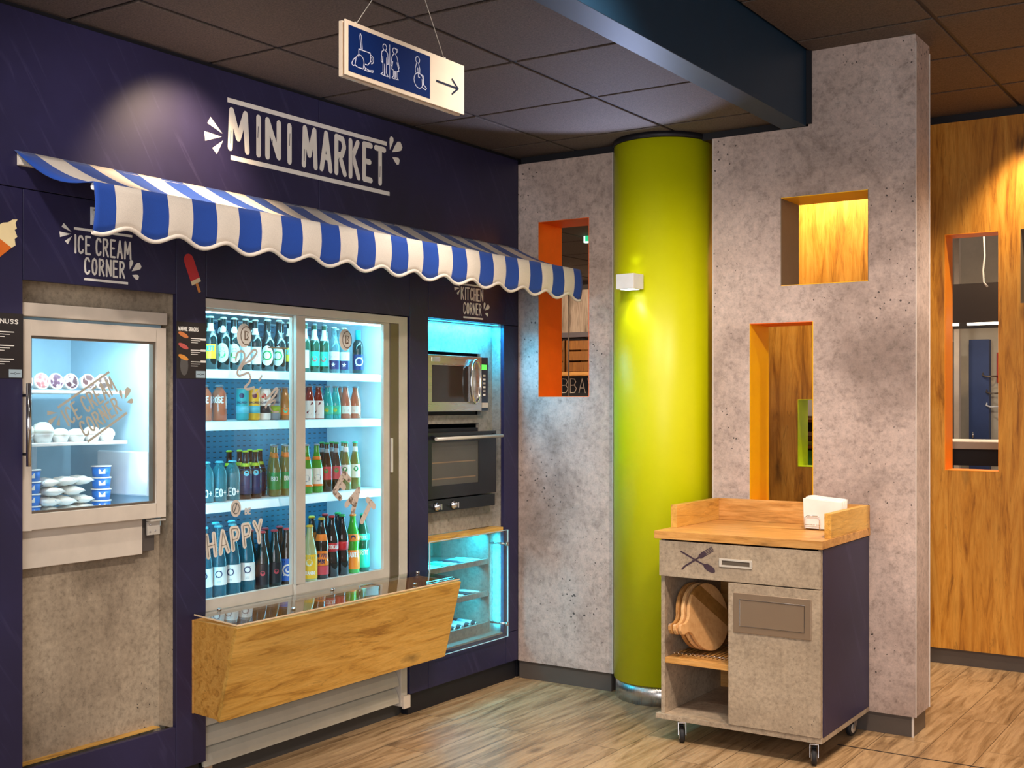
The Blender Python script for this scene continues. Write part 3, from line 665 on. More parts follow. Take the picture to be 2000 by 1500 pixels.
for y0, y1, z0, z1 in ((2.415, 2.466, 1.066, 1.778), (2.994, 3.040, 1.066, 1.778), (2.466, 2.994, 1.724, 1.778), (2.466, 2.994, 1.066, 1.121)): dr.box(-.058, -.018, y0, y1, z0, z1)
dr = build('door', dr, 'cream', fz, .002)
b = MB()
for y0, y1, z0, z1 in ((2.466, 2.474, 1.121, 1.724), (2.985, 2.994, 1.121, 1.724), (2.474, 2.985, 1.716, 1.724), (2.474, 2.985, 1.121, 1.129)): b.box(-.05, -.026, y0, y1, z0, z1)
build('glazing_bead', b, 'alu_dark', dr)
b = MB(); b.box(-.042, -.036, 2.470, 2.990, 1.125, 1.720); build('glass_pane', b, 'glass', dr)
b = MB(); b.tube([(.028, 2.425, 1.285), (.028, 2.425, 1.562)], .0085, 12); build('handle', b, 'chrome', dr)
for z in (1.325, 1.522):
    b = MB(); b.tube([(-.018, 2.432, z), (.024, 2.426, z)], .005, 8); build('handle_stud', b, 'rubber', dr)
mps = rot2(2.72, 1.48, math.radians(31), left(-.034))
b = corner_sign(None, 'ICE CREAM', 'CORNER', 2.600, 2.850, 1.552, 1.385, 1.475, 1.405, 2.64, 2.84, mp=mps, parent=dr, th=.0004)
build('vinyl_lettering', b, plain('grey_vinyl', srgb(196, 190, 172), .6), dr)
hg = MB(); hg.box(-.054, -.046, 2.975, 3.035, 1.0, 1.050); hg.box(-.054, -.026, 2.975, 3.045, 1.052, 1.060); hg = build('hinge', hg, 'alu', fz, .001)
for y, z in ((2.988, 1.04), (2.988, 1.012), (3.012, 1.015)):
    b = MB(); b.lathe([(.0045, 0), (.003, .003)], (-.046, y, z), 10, axis='x'); build('screw', b, 'chrome', hg)
strip('freezer_light', (-.12, 2.70, 1.722), (-.3, 0, -1), 2.6, (0.55, 0.86, 1.0), .56, .05)
strip('freezer_light', (-.09, 3.0, 1.45), (-1, -.5, 0), .9, (0.55, 0.86, 1.0), .5, .03, (0, 0, 1))
# surround of the freezer niche
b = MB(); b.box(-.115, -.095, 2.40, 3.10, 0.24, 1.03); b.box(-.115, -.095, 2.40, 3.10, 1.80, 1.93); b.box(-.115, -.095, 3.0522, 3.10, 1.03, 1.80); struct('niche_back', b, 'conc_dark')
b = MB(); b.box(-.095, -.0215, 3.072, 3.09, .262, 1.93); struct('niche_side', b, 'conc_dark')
b = MB(); b.box(-.095, -.06, 2.40, 3.045, .262, .2655); struct('trim_7', b, 'oak_y')

# tubs, cups and packs in the freezer
def cup_bowl():
    t = thing('ice_cream_tub', 'x', 'ice cream', (0, 0, 0), 'round ice cream tubs on the top freezer shelf')
    R = Matrix.Rotation(math.radians(80), 3, 'Y')
    b = MB(); b.lathe([(.0, -.035), (.022, -.035), (.028, 0), (.030, .004), (.030, .008)], (0, 0, .031), 20, rot=R); build('tub', b, 'white', t, local=True)
    b = MB(); b.lathe([(.0, .0085), (.024, .0085), (.026, .008)], (0, 0, .031), 20, rot=R); return t, b, R
tubcols = [((232, 150, 96), 'peach'), ((196, 120, 120), 'pink and cream'), ((110, 70, 96), 'dark plum'), ((86, 40, 52), 'dark cherry'), ((112, 66, 66), 'brown and white'), ((96, 60, 50), 'half hidden brown')]
for i, ((c, nm), y) in enumerate(zip(tubcols, (2.578, 2.645, 2.705, 2.768, 2.842, 2.905))):
    t, b, R = cup_bowl(); t.location = (-.222, y, 1.543); t['label'] = f'{nm} patterned round ice cream tub on the top freezer shelf'
    m, nt, bs = new_mat('tub_lid_' + str(i)); vv = coords(nt, (1, 1, 1), loc=(i, i, i)); vo = N(nt, 'ShaderNodeTexVoronoi'); vo.inputs['Scale'].default_value = 60; L(nt, vv, vo.inputs[0])
    L(nt, ramp(nt, vo.outputs['Distance'], [(.30, tuple(x * .5 for x in srgb(*c)[:3]) + (1,)), (.55, tuple(x * .8 for x in srgb(*c)[:3]) + (1,)), (.74, (.75, .75, .75, 1))]), bs.inputs[0])
    build('lid', b, m, t, local=True)
BALL = plain('creamy_plastic', (0.85, 0.86, 0.78, 1), .3)
lbls = ['leftmost tall white ice cream ball cup on the middle freezer shelf', 'large round white ice cream cup beside the leftmost one', 'small clear-lidded ice cream cup in the middle of the freezer shelf', 'clear-lidded ice cream cup right of centre on the middle shelf', 'ice cream cup behind the diagonal lettering on the middle shelf', 'rightmost ice cream cup on the middle freezer shelf']
for i, (y, r, h) in enumerate(((2.584, .036, .074), (2.661, .040, .074), (2.735, .033, .05), (2.803, .035, .048), (2.870, .033, .055), (2.937, .032, .05))):
    t = thing('ice_cream_cup', lbls[i], 'ice cream', (-.235, y, 1.353), 'ice cream cups on the middle freezer shelf')
    b = MB(); b.lathe([(r * .7, 0), (r * .9, h * .35), (r, h * .45)], seg=20); build('cup', b, 'white', t, local=True)
    b = MB(); b.lathe([(r, h * .45), (r * .96, h * .66), (r * .7, h * .9), (r * .3, h), (0, h)], seg=20); build('dome', b, BALL, t, local=True)
BTUB = plain('blue_tub_print', srgb(28, 120, 214), .35)
def blue_tub(y, x, k, r, lab, rz):
    t = thing('stacked_ice_cream_tub', lab, 'ice cream', (x, y, 1.0855 + k * .0435), 'blue printed ice cream tubs stacked in the freezer')
    b = MB(); b.lathe([(r * .86, 0), (r * .98, .038)], seg=22); build('tub', b, BTUB, t, local=True)
    b = MB(); b.lathe([(r * 1.04, .038), (r * 1.04, .0425), (0, .0425)], seg=22); build('rim', b, 'white', t, local=True)
    b = MB(); mpt = lambda u, v, o: Vector(((r * .98) * math.cos(u), (r * .98) * math.sin(u), v)); poly(b, [(-.9, .012), (-.2, .012), (-.2, .03), (-.9, .03)], mpt, .0); build('print', b, 'ink_white', t, local=True)
od = ['bottom', 'second', 'third', 'fourth']
for k in range(4): blue_tub(2.615, -.235, k, .033, f'blue ice cream tub, {od[k]} of the stack at the left of the freezer floor', 0)
for k in range(4): blue_tub(2.925, -.250, k, .036, f'blue ice cream tub, {od[k]} of the stack at the right of the freezer floor', 0)
# wrapped ices: pillow packs
def pillow(Lx, Wy, H):
    b = MB()
    def f(u, v, s):
        x = (u - .5) * Lx; y = (v - .5) * Wy; e = max(0, math.sin(pi * u)) ** .35 * max(0, math.sin(pi * v)) ** .5
        return (x, y, H / 2 + s * H / 2 * e + .0015 * math.sin(u * 21 + v * 9))
    b.grid(lambda u, v: f(u, v, 1), 10, 8); b.grid(lambda u, v: f(u, v, -1), 10, 8); return b
PK = []
for i in range(3):
    m, nt, bs = new_mat('wrapper_%d' % i); vv = coords(nt, loc=(i * 3, i, 0)); vo = N(nt, 'ShaderNodeTexVoronoi'); vo.inputs['Scale'].default_value = 34; L(nt, vv, vo.inputs[0])
    L(nt, ramp(nt, vo.outputs['Distance'], [(.10, ((.02, .05, .02, 1), (.25, .4, .5, 1), (.3, .3, .3, 1))[i]), (.16, (.86, .86, .80, 1))]), bs.inputs[0]); bs.inputs['Roughness'].default_value = .3; PK.append(m)
pk = build('wrapped_ice', pillow(.10, .076, .036), PK[0], None); pk2 = build('wrapped_ice', pillow(.10, .076, .036), PK[1], None); pk3 = build('wrapped_ice', pillow(.10, .070, .034), PK[2], None)
proto = [pk, pk2, pk3]; first = [True] * 3
spots = [(2.655, 0, 0, 'bottom left of the pile'), (2.775, 0, 2, 'bottom middle of the pile'), (2.865, 0, 1, 'bottom right of the pile'), (2.640, 1, 1, 'second row, left end'), (2.735, 1, 0, 'second row, centre'), (2.855, 1, 2, 'second row, right end'),
         (2.66, 2, 1, 'third row, left'), (2.79, 2, 0, 'third row, right'), (2.645, 3, 2, 'top row, left end'), (2.745, 3, 1, 'top row, centre'), (2.85, 3, 0, 'top row, right end')]
for i, (y, k, t, w_) in enumerate(spots):
    o = proto[t] if first[t] else proto[t].copy()
    if not first[t]: C.objects.link(o)
    first[t] = False; o.location = (-.245 + .008 * math.sin(i * 2.3), y + .035 - .3 * (y - 2.64), 1.086 + k * .0350); o.rotation_euler = (.04 * math.sin(i), .06 * math.cos(i * 1.7), .15 * math.sin(i * 3.1))
    tag(o, f'white wrapped ice cream pack on the freezer floor, {w_}', 'ice cream pack', 'wrapped ice cream packs piled in the freezer')

# ------------------------------------------------------------------ drinks fridge
fr = thing('drinks_refrigerator', 'tall sliding-glass-door drinks fridge in the middle of the market front', 'refrigerator')
FY0, FY1 = 3.215, 4.486
b = MB(); b.box(-.56, -.54, FY0, FY1, .30, 1.90); b.box(-.56, -.06, FY0 - .0, FY0 + .02, .30, 1.90); b.box(-.56, -.06, FY0 + .02, FY1, 1.872, 1.90); b.box(-.56, -.055, FY0 + .02, FY1, .66, .688); build('cabinet', b, 'white_in', fr)
b = MB(); b.box(-.54, -.06, 4.452, 4.47, .688, 1.872); build('side_wall', b, 'white_in', fr)
b = MB(); b.box(-.50, -.495, FY0 + .02, 4.452, .70, 1.86); build('perforated_back', b, 'perf', fr)
b = MB(); b.box(-.06, -.0, FY0, 4.412, 1.869, 1.904); b.box(-.058, -.001, 4.412, 4.474, .66, 1.904); build('frame', b, 'alu', fr, .002)
b = MB(); b.box(-.055, -.001, FY0, 4.474, .646, .672); b.box(-.05, -.004, FY0, 4.474, .636, .646); build('bottom_track', b, 'alu', fr, .002)
b = MB(); b.box(-.052, -.002, 4.3455, 4.4115, .672, 1.8688); build('side_post', b, 'alu_dark', fr, .002)
for nm, y0, y1, gx, l, rr in (('left', 3.222, 3.778, -.036, .0, .030), ('right', 3.726, 4.345, -.014, .052, .040)):
    sl = MB(); x0, x1 = gx - .009, gx + .009
    sl.box(x0, x1, y0, y0 + (.012 if nm == 'left' else .055), .722, 1.860); sl.box(x0, x1, y1 - (.055 if nm == 'left' else .042), y1, .722, 1.860); sl.box(x0, x1, y0, y1, .676, .722); sl.box(x0, x1, y0, y1, 1.860, 1.868)
    sl = build('sliding_door', sl, 'alu', fr, .0015)
    b = MB(); b.box(gx - .003, gx + .003, y0 + .01, y1 - .03, .72, 1.861); build('glass_pane', b, 'glass', sl)
    mp = left(gx + .0045)
    ST = plain('sticker_' + nm, srgb(212, 200, 186), .6)
    b = MB(); yy = 3.462 if nm == 'left' else 4.052
    zz = 1.770 if nm == 'left' else 1.778
    poly(b, circ(yy - .012, zz, .040, 24, .049), mp, .0003); build('round_emblem', b, plain('emblem_white', srgb(232, 226, 214), .5), sl)
    b = MB(); m2 = left(gx + .0058); ribbon(b, circ(yy, zz, .030, 22, .037) + [(yy + .030, zz)], .0035, m2); ribbon(b, [(yy - .008, zz + .018), (yy - .008, zz - .016), (yy + .008, zz - .016)], .005, m2, 0); ribbon(b, [(yy - .002, zz + .018), (yy + .010, zz + .014), (yy + .004, zz + .002), (yy + .012, zz - .008), (yy, zz - .014)], .003, m2); build('emblem_print', b, plain('emblem_brown', srgb(110, 84, 62), .5), sl)
    if nm == 'left':
        b = MB(); cur = []
        def cs(pts, w=.0105):
            P = []
            for i in range(len(pts) - 1):
                p0 = pts[max(i - 1, 0)]; p1 = pts[i]; p2 = pts[i + 1]; p3 = pts[min(i + 2, len(pts) - 1)]
                for t in range(5):
                    t /= 5; P.append(tuple(.5 * ((2 * p1[k]) + (-p0[k] + p2[k]) * t + (2 * p0[k] - 5 * p1[k] + 4 * p2[k] - p3[k]) * t * t + (-p0[k] + 3 * p1[k] - 3 * p2[k] + p3[k]) * t ** 3) for k in (0, 1)))
            P.append(pts[-1]); ribbon(b, P, w, mp)
        # cursive "drink" running down to the right
        cs([(3.405, 1.668), (3.412, 1.695), (3.435, 1.706), (3.452, 1.697), (3.45, 1.672), (3.424, 1.638), (3.412, 1.618), (3.424, 1.606), (3.448, 1.612), (3.474, 1.618), (3.486, 1.600)])
        cs([(3.450, 1.655), (3.49, 1.672), (3.520, 1.702), (3.510, 1.715), (3.488, 1.702), (3.455, 1.668), (3.43, 1.63)])
        cs([(3.486, 1.600), (3.478, 1.578), (3.455, 1.560), (3.472, 1.552), (3.505, 1.560)]); cs([(3.505, 1.560), (3.505, 1.545), (3.498, 1.533), (3.52, 1.54), (3.545, 1.562)], .006); cs([(3.535, 1.588), (3.549, 1.608)], .010)
        cs([(3.53, 1.545), (3.542, 1.522), (3.558, 1.535), (3.57, 1.512), (3.585, 1.522)], .007)
        cs([(3.57, 1.512), (3.60, 1.530), (3.628, 1.555), (3.640, 1.549), (3.615, 1.520), (3.58, 1.492), (3.572, 1.478)]); cs([(3.595, 1.495), (3.625, 1.508), (3.618, 1.490), (3.595, 1.482), (3.612, 1.460), (3.645, 1.458)], .007)
        build('drink_lettering', b, ST, sl)
        b = MB(); poly(b, circ(3.405, 1.070, .029, 22, .035), mp, .0003); build('small_emblem', b, ST, sl)
        b = MB(); m2 = left(gx + .0058); ribbon(b, [(3.395, 1.055), (3.41, 1.088)], .004, m2); ribbon(b, circ(3.405, 1.07, .018, 14, .022) + [(3.423, 1.07)], .0025, m2); build('emblem_print', b, plain('emblem_dark', srgb(80, 84, 84), .5), sl)
        b = MB(); text(b, 'BE', 3.456, 1.043, .022, .0055, mp, width=.03); build('be_lettering', b, ST, sl)
        b = MB(); mr = rot2(3.245, .93, math.radians(7), mp); text(b, 'HAPPY', 3.256, .888, .084, .0215, mr, width=.295, gap=.40); build('happy_lettering', b, plain('pale_vinyl', srgb(226, 216, 200), .55), sl)
        b = MB(); m2 = rot2(3.245, .93, math.radians(7), left(gx + .0062)); text(b, 'HAPPY', 3.256, .888, .084, .0022, m2, width=.295, gap=.40); build('happy_inline', b, plain('inline_brown', srgb(110, 92, 78), .55), sl)
        b = MB(); b.box(gx + .0035, gx + .0045, 3.585, 3.70, 1.724, 1.730); build('tape_strip', b, plain('tape', srgb(150, 132, 96), .5), sl)
    else:
        m, nt, bs = new_mat('hatched_vinyl'); wv = N(nt, 'ShaderNodeTexWave'); wv.inputs['Scale'].default_value = 75; wv.inputs['Distortion'].default_value = 1.2; wv.inputs['Detail'].default_value = 3; L(nt, coords(nt, rot=(.6, 0, 0)), wv.inputs[0]); L(nt, ramp(nt, wv.outputs['Fac'], [(.12, srgb(120, 100, 84)), (.3, srgb(216, 198, 184))]), bs.inputs[0])
        b = MB(); mr = rot2(3.965, 1.105, math.radians(-38), mp)
        text(b, 'EAT', 3.972, 1.105, .100, .029, mr, width=.262, gap=.60)
        build('eat_lettering', b, m, sl)
        b = MB(); b.box(gx - .0, gx + .022, 4.348, 4.358, 1.17, 1.33); build('handle', b, 'alu', sl, .002)
for k, z in enumerate((1.633, 1.421, 1.086)):
    sh = MB(); sh.box(-.49, -.155, 3.24, 4.445, z - .014, z); sh = build('shelf', sh, 'white', fr)
    b = MB(); b.prism([(-.155, 3.24, z), (-.135, 3.24, z - .004), (-.118, 3.24, z - .036), (-.126, 3.24, z - .038), (-.155, 3.24, z - .012)], (0, 1.203, 0)); build('price_rail', b, 'white', sh)
for y in (3.252, 4.446):
    b = MB(); b.box(-.088, -.078, y - .005, y + .005, .72, 1.85)
    build('light_tube', b, 'led', fr)
b = MB(); b.box(-.10, -.085, 3.27, 4.43, 1.858, 1.868); build('light_tube', b, 'led', fr)
for z in (1.415 - .02, 1.627 - .02, 1.08 - .02): pass
FL = (0.15, 0.70, 1.0)
strip('fridge_light', (-.082, 3.84, 1.855), (-.35, 0, -1), 7, FL, 1.1, .04)
for z_ in (1.59, 1.375, 1.04): strip('fridge_light', (-.30, 3.84, z_), (-.6, 0, -1), 1.0, FL, 1.1, .02)
strip('fridge_light', (-.075, 3.262, 1.28), (-.6, .8, 0), 2.2, FL, 1.1, .03, (0, 0, 1))
strip('fridge_light', (-.075, 4.43, 1.28), (-.6, -.8, 0), 4.0, FL, 1.1, .03, (0, 0, 1))
# lower grille with curved louvres
gr = MB()
for z in (.235, .154, .073):
    P = [(-.085, z + .084), (-.058, z + .080), (-.036, z + .066), (-.022, z + .046), (-.014, z + .022), (-.012, z + .0), (-.020, z + .0), (-.03, z + .04), (-.06, z + .07)]
    gr.prism([(x, FY0 + .004, zz) for x, zz in P], (0, 4.42 - FY0, 0), smooth=False)
build('louvre_grille', gr, 'louvre', fr, .0)
b = MB(); b.box(-.085, -.0, FY0, 4.474, .305, .636); build('lower_panel', b, 'alu', fr)
b = MB(); b.box(-.075, -.002, 4.428, 4.474, .055, .305); build('side_leg', b, 'alu', fr, .002)
b = MB(); b.box(-.002, .012, 4.432, 4.482, .045, .105); build('foot_clip', b, 'cream', fr, .002)
b = MB(); b.box(-.30, -.055, FY0, 4.48, .0, .072); build('plinth', b, plain('graphite', srgb(62, 60, 58), .5), fr)
b = MB(); b.box(-.045, -.005, FY0 + .002, FY0 + .042, 0, .075); build('front_foot', b, 'steel', fr)
# ------------------------------------------------------------------ oak bin under the fridge
bn = thing('display_bin', 'oak-fronted slanted display bin with clear lid mounted below the fridge doors', 'bin')
Y0, Y1 = 3.150, 4.565
b = MB(); b.prism([(.008, Y0, .305), (.135, Y0, .297), (.230, Y0, .655), (.008, Y0, .660)], (0, .018, 0)); build('side_panel', b, 'oak_z', bn, .0008)
b = MB(); b.prism([(.008, Y1 - .018, .305), (.135, Y1 - .018, .297), (.230, Y1 - .018, .655), (.008, Y1 - .018, .660)], (0, .018, 0)); build('side_panel', b, 'oak_z', bn, .0008)
b = MB(); b.prism([(.1355, Y0 - .001, .294), (.153, Y0 - .001, .289), (.248, Y0 - .001, .652), (.2305, Y0 - .001, .657)], (0, Y1 - Y0 + .002, 0)); build('front_panel', b, 'oak_y', bn, .0008)
b = MB(); b.box(.0005, .0078, Y0 - .002, Y1 + .002, .303, .662); build('back_panel', b, 'oak_x', bn, .0008)
b = MB(); b.prism([(.012, Y0 + .02, .40), (.155, Y0 + .02, .40), (.155, Y0 + .02, .408), (.012, Y0 + .02, .408)], (0, Y1 - Y0 - .04, 0)); build('floor_board', b, 'conc_dark', bn)
for y in (3.62, 4.09):
    b = MB(); b.prism([(.012, y, .41), (.158, y, .41), (.212, y, .64), (.012, y, .64)], (0, .004, 0)); build('divider', b, 'acryl', bn)
ld = MB(); ld.box(.004, .244, Y0 + .002, Y1 - .004, .6625, .6675); ld = build('lid', ld, 'acryl', bn)
b = MB(); b.box(.2442, .2452, Y0 + .002, Y1 - .004, .6620, .6678); b.box(.01, .2452, Y0 + .0008, Y0 + .0018, .6620, .6678); build('edge', b, plain('lid_edge_highlight', srgb(246, 214, 172), .3), ld)  # lid edge with its bright highlight painted in as a pale colour
b = MB(); b.tube([(.175, 3.925, .668), (.178, 3.925, .69), (.150, 3.95, .694), (.150, 4.03, .694), (.178, 4.055, .69), (.175, 4.055, .668)], .004, 8); build('handle', b, 'chrome', ld)
for x, y in ((.205, 3.49), (.205, 4.27), (.05, 3.89), (.04, 4.50), (.03, 3.26)):
    b = MB(); b.lathe([(.009, .668), (.009, .676), (.006, .679), (0, .679)], (x, y, 0), 12); build('screw_knob', b, 'chrome', ld)
ld.rotation_euler = (0, .075, 0); ld.location = (-.0498, 0, .0200)
SN = [plain('bag_red', srgb(120, 50, 36), .4), plain('bag_brown', srgb(110, 78, 52), .4), plain('bag_gold', srgb(150, 110, 60), .4)]
nms = ['dark red', 'brown', 'gold']
k = 0
for sec, (ya, yb) in enumerate(((3.18, 3.61), (3.64, 4.08), (4.11, 4.54))):
    for j in range(3):
        o = build('snack_bag', pillow(.12, .125, .05), SN[(j + sec) % 3], None); o.location = (.088, ya + .07 + j * .14, .410); k += 1
        tag(o, f'{nms[(j + sec) % 3]} snack bag under the clear lid, {("near", "middle", "far")[j]} place in the {("left", "middle", "right")[sec]} bin section', 'snack bag', 'snack bags in the oak bin')

# ------------------------------------------------------------------ kitchen niche
KY0, KY1, KB = 4.637, 5.294, -.075
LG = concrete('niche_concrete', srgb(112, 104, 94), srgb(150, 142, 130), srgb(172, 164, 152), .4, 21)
b = MB(); wallboxes_pts = None
def yz_boxes(name, y0, y1, z0, z1, holes, xa, xb, mat):
    b = MB(); bb = MB(); wallboxes(bb, y0, y1, z0, z1, holes, xa, xb)
    b.add([(p[1], p[0], p[2]) for p in bb.v], bb.f); return struct(name, b, mat)
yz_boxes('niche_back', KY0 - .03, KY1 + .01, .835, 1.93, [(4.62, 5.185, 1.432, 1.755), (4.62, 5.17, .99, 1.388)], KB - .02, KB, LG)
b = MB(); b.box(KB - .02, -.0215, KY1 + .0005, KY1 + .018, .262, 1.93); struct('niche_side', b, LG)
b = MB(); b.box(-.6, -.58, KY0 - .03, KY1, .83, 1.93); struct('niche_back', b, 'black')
wk = MB(); wk.box(KB, -.004, KY0 - .02, KY1, .808, .833); tag(build('shelf_board', wk, 'oak_y', None, .001), 'thin oak board across the niche under the oven', 'shelf')
# microwave
mw = thing('microwave', 'stainless steel microwave with curved chrome handle in the kitchen niche', 'microwave')
SS = brushed('microwave_steel', (0.66, 0.62, 0.58, 1), .32, 'y')
b = MB(); b.box(-.45, -.0355, 4.625, 5.165, 1.452, 1.735); build('casing', b, SS, mw, .002)
b = MB(); b.box(-.47, -.1, 4.63, 5.175, 1.4335, 1.4515); build('foot', b, 'rubber', mw)
dr = MB(); wallboxes(dr, 4.627, 5.095, 1.454, 1.733, [(4.672, 4.992, 1.500, 1.682)], -.035, -.005)
dr.v = [(p[1], p[0], p[2]) for p in dr.v]; dr = build('door', dr, SS, mw, .001)
b = MB(); b.box(-.028, -.012, 4.672, 4.992, 1.50, 1.682); build('window_pane', b, 'darkglass', dr)
b = MB(); b.box(-.0049, -.0035, 4.67, 4.735, 1.700, 1.722); build('badge', b, 'chrome', dr)
b = MB(); b.tube([(.012, 5.02 + .040 * math.cos(a), 1.603 + .108 * math.sin(a)) if math.cos(a) > -2 else 0 for a in [2 * pi * i / 28 for i in range(28)]], .0085, 10, closed=True)
b.tube([(-.005, 5.02, 1.711), (.012, 5.02, 1.711)], .007, 8); b.tube([(-.005, 5.02, 1.495), (.012, 5.02, 1.495)], .007, 8); build('handle', b, 'chrome', dr)
cp = MB(); cp.box(-.035, -.012, 5.097, 5.164, 1.454, 1.733); cp = build('control_panel', cp, plain('panel_dark', (.02, .03, .05, 1), .3), mw, .002)
b = MB(); b.box(-.0119, -.0105, 5.105, 5.150, 1.668, 1.694); build('display', b, glow('green_display', (0.12, 0.8, 0.10, 1), .8), cp)
for k in range(6):
    b = MB(); b.box(-.0119, -.0105, 5.118, 5.138, 1.632 - k * .020, 1.642 - k * .020); build('button', b, 'ink_white' if k % 2 else 'alu', cp)
b = MB(); b.box(-.0119, -.006, 5.105, 5.155, 1.470, 1.496); build('door_button', b, 'alu', cp)
# oven
ov = thing('oven', 'built-in black glass oven with bar handle below the microwave', 'oven')
b = MB(); b.box(-.5, -.078, 4.64, 5.165, 1.0, 1.365); build('casing', b, 'black', ov)
DG = plain('oven_black', (.010, .011, .014, 1), .22)
dr = MB(); wallboxes(dr, 4.615, 5.232, 1.022, 1.348, [(4.672, 5.075, 1.085, 1.300)], -.040, -.006); dr.v = [(p[1], p[0], p[2]) for p in dr.v]; dr = build('door', dr, DG, ov, .001)
b = MB(); b.box(-.030, -.012, 4.672, 5.075, 1.085, 1.300); build('window_pane', b, plain('oven_window', (.085, .078, .062, 1), .12), dr)
b = MB(); b.tube([(.032, 4.655, 1.318), (.032, 5.235, 1.322)], .0085, 12); build('handle', b, 'alu', dr)
for y in (4.675, 5.205):
    b = MB(); b.tube([(-.006, y, 1.330), (.032, y, 1.320)], .006, 8); build('handle_bracket', b, 'rubber', dr)
for z in (1.195, 1.115):
    b = MB(); b.box(-.0118, -.011, 4.68, 5.05, z, z + .006); build('rack_line', b, plain('rack_line_brown', srgb(132, 108, 84), .4), dr)
cp = MB(); cp.box(-.06, -.008, 4.615, 5.222, .955, 1.015); cp = build('control_panel', cp, plain('control_graphite', (.03, .035, .04, 1), .28, .6), ov, .001)
for y in (4.705, 4.845):
    b = MB(); b.lathe([(.020, -.008), (.020, .004), (.015, .006), (.014, .022), (0, .022)], (0, y, .984), 18, axis='x'); b.box(.018, .030, y - .004, y + .004, .970, .998); build('knob', b, 'chrome', cp)
b = MB(); b.box(-.60, -.55, 4.61, 5.31, .24, .83); struct('niche_back', b, LG)
# snack cabinet under the oven
sc_ = thing('snack_cabinet', 'open snack cabinet with three shelves behind a clear pane under the oven', 'cabinet')
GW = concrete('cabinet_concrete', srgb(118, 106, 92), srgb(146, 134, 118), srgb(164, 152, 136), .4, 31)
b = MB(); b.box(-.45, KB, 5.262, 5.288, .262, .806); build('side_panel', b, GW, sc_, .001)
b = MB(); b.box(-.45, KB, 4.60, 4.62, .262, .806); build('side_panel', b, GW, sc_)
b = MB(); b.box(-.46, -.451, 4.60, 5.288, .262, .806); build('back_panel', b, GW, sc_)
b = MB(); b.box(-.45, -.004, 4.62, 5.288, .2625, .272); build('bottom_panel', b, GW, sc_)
for z in (.662, .490):
    s_ = MB(); s_.box(-.45, KB - .005, 4.62, 5.262, z - .026, z - .012); s_.box(KB - .018, KB - .004, 4.62, 5.262, z - .028, z + .0); build('shelf', s_, GW, sc_, .001)
s_ = MB(); s_.box(KB - .018, KB - .002, 4.62, 5.262, .272, .324); s_.box(-.45, KB - .018, 4.62, 5.262, .300, .306); build('drawer', s_, GW, sc_, .001)
pn = MB(); pn.box(.026, .032, 4.608, 5.289, .253, .820); pn = tag(build('clear_pane', pn, 'acryl', None), 'clear acrylic pane on steel standoffs in front of the snack cabinet', 'pane')
b = MB()
for y0, y1, z0, z1 in ((4.608, 5.289, .252, .2545), (4.608, 5.289, .8185, .821), (5.2875, 5.290, .253, .82), (4.607, 4.6085, .253, .82)): b.box(.0255, .0325, y0, y1, z0, z1)
build('edge', b, 'acryl_edge', pn)
for z in (.747, .323):
    b = MB(); b.lathe([(.011, .0325), (.011, .042), (.009, .044), (0, .044)], (0, 5.269, z), 16, axis='x'); b.tube([(-.07, 5.269, z), (.026, 5.269, z)], .006, 10); build('standoff', b, 'steel', pn)
NL = (0.02, 0.55, 1.0)
strip('niche_light', (-.040, 4.965, 1.900), (-.12, 0, -1), 9, NL, .60, .03)
strip('niche_light', (-.12, 4.945, .802), (-.35, 0, -1), 6, (0.01, .60, .95), .60, .03)
strip('niche_light', (-.045, 5.275, .54), (0.0, 1, 0), 1.2, (0.01, .62, .95), .48, .015, (0, 0, 1))
strip('niche_light', (-.14, 4.94, .620), (-.5, 0, -1), 2.2, (0.01, .62, .95), .56, .03)
strip('niche_light', (-.14, 4.94, .455), (-.5, 0, -1), 2.2, (0.01, .62, .95), .56, .03)
for y0, z in ((4.965, 1.906), ):
    b = MB(); b.box(-.055, -.026, 4.65, 5.28, 1.907, 1.9085); tag(build('light_strip', b, glow('blue_led', (0.02, .5, 1, 1), 4), None), 'blue light strip under the top of the kitchen niche', 'lamp')
# packs on the snack shelves
PKM = [plain('pack_silver', (.62, .62, .6, 1), .3, .3), plain('pack_white', (.75, .75, .7, 1), .35), plain('pack_green', (.12, .35, .16, 1), .35), plain('pack_dark', (.05, .05, .06, 1), .3)]
def bar_pack(m, r=.011):
    o = MB(); o.v = []; pb = pillow(.16, .045, .014); return build('snack_bar', pb, m, None)
cn = ['silver', 'white', 'green', 'dark']
slot = ['first', 'second', 'third', 'fourth', 'fifth', 'sixth', 'seventh', 'eighth', 'ninth', 'tenth', 'eleventh']
pr = [bar_pack(m) for m in PKM]; used = [False] * 4
for sh, (z, nm) in enumerate(((.6505, 'top'), (.4785, 'middle'))):
    for j in range(9):
        t = (j * 2 + sh) % 4 if sh else (0, 3, 1, 0, 2, 1, 3, 0, 1)[j]
        o = pr[t] if not used[t] else pr[t].copy()
        if used[t]: C.objects.link(o)
        used[t] = True; o.location = (-.185, 4.665 + j * .068, z); o.rotation_euler = (0, 0, .12 * math.sin(j * 4.1))
        tag(o, f'{cn[t]} snack pack lying on the {nm} cabinet shelf, {slot[j]} from the left', 'snack pack', 'snack packs in the cabinet under the oven')
b = MB(); b.lathe([(0, -.085), (.010, -.085), (.015, -.078), (.015, .070), (.010, .076), (.010, .085), (0, .085)], seg=12, axis='x')
o1 = build('roll', b, [M['rubber']], None); tt = D.objects['roll']; first_ = True
RL = plain('roll_label', (.5, .55, .62, 1), .4)
C.objects.unlink(o1); D.objects.remove(o1)
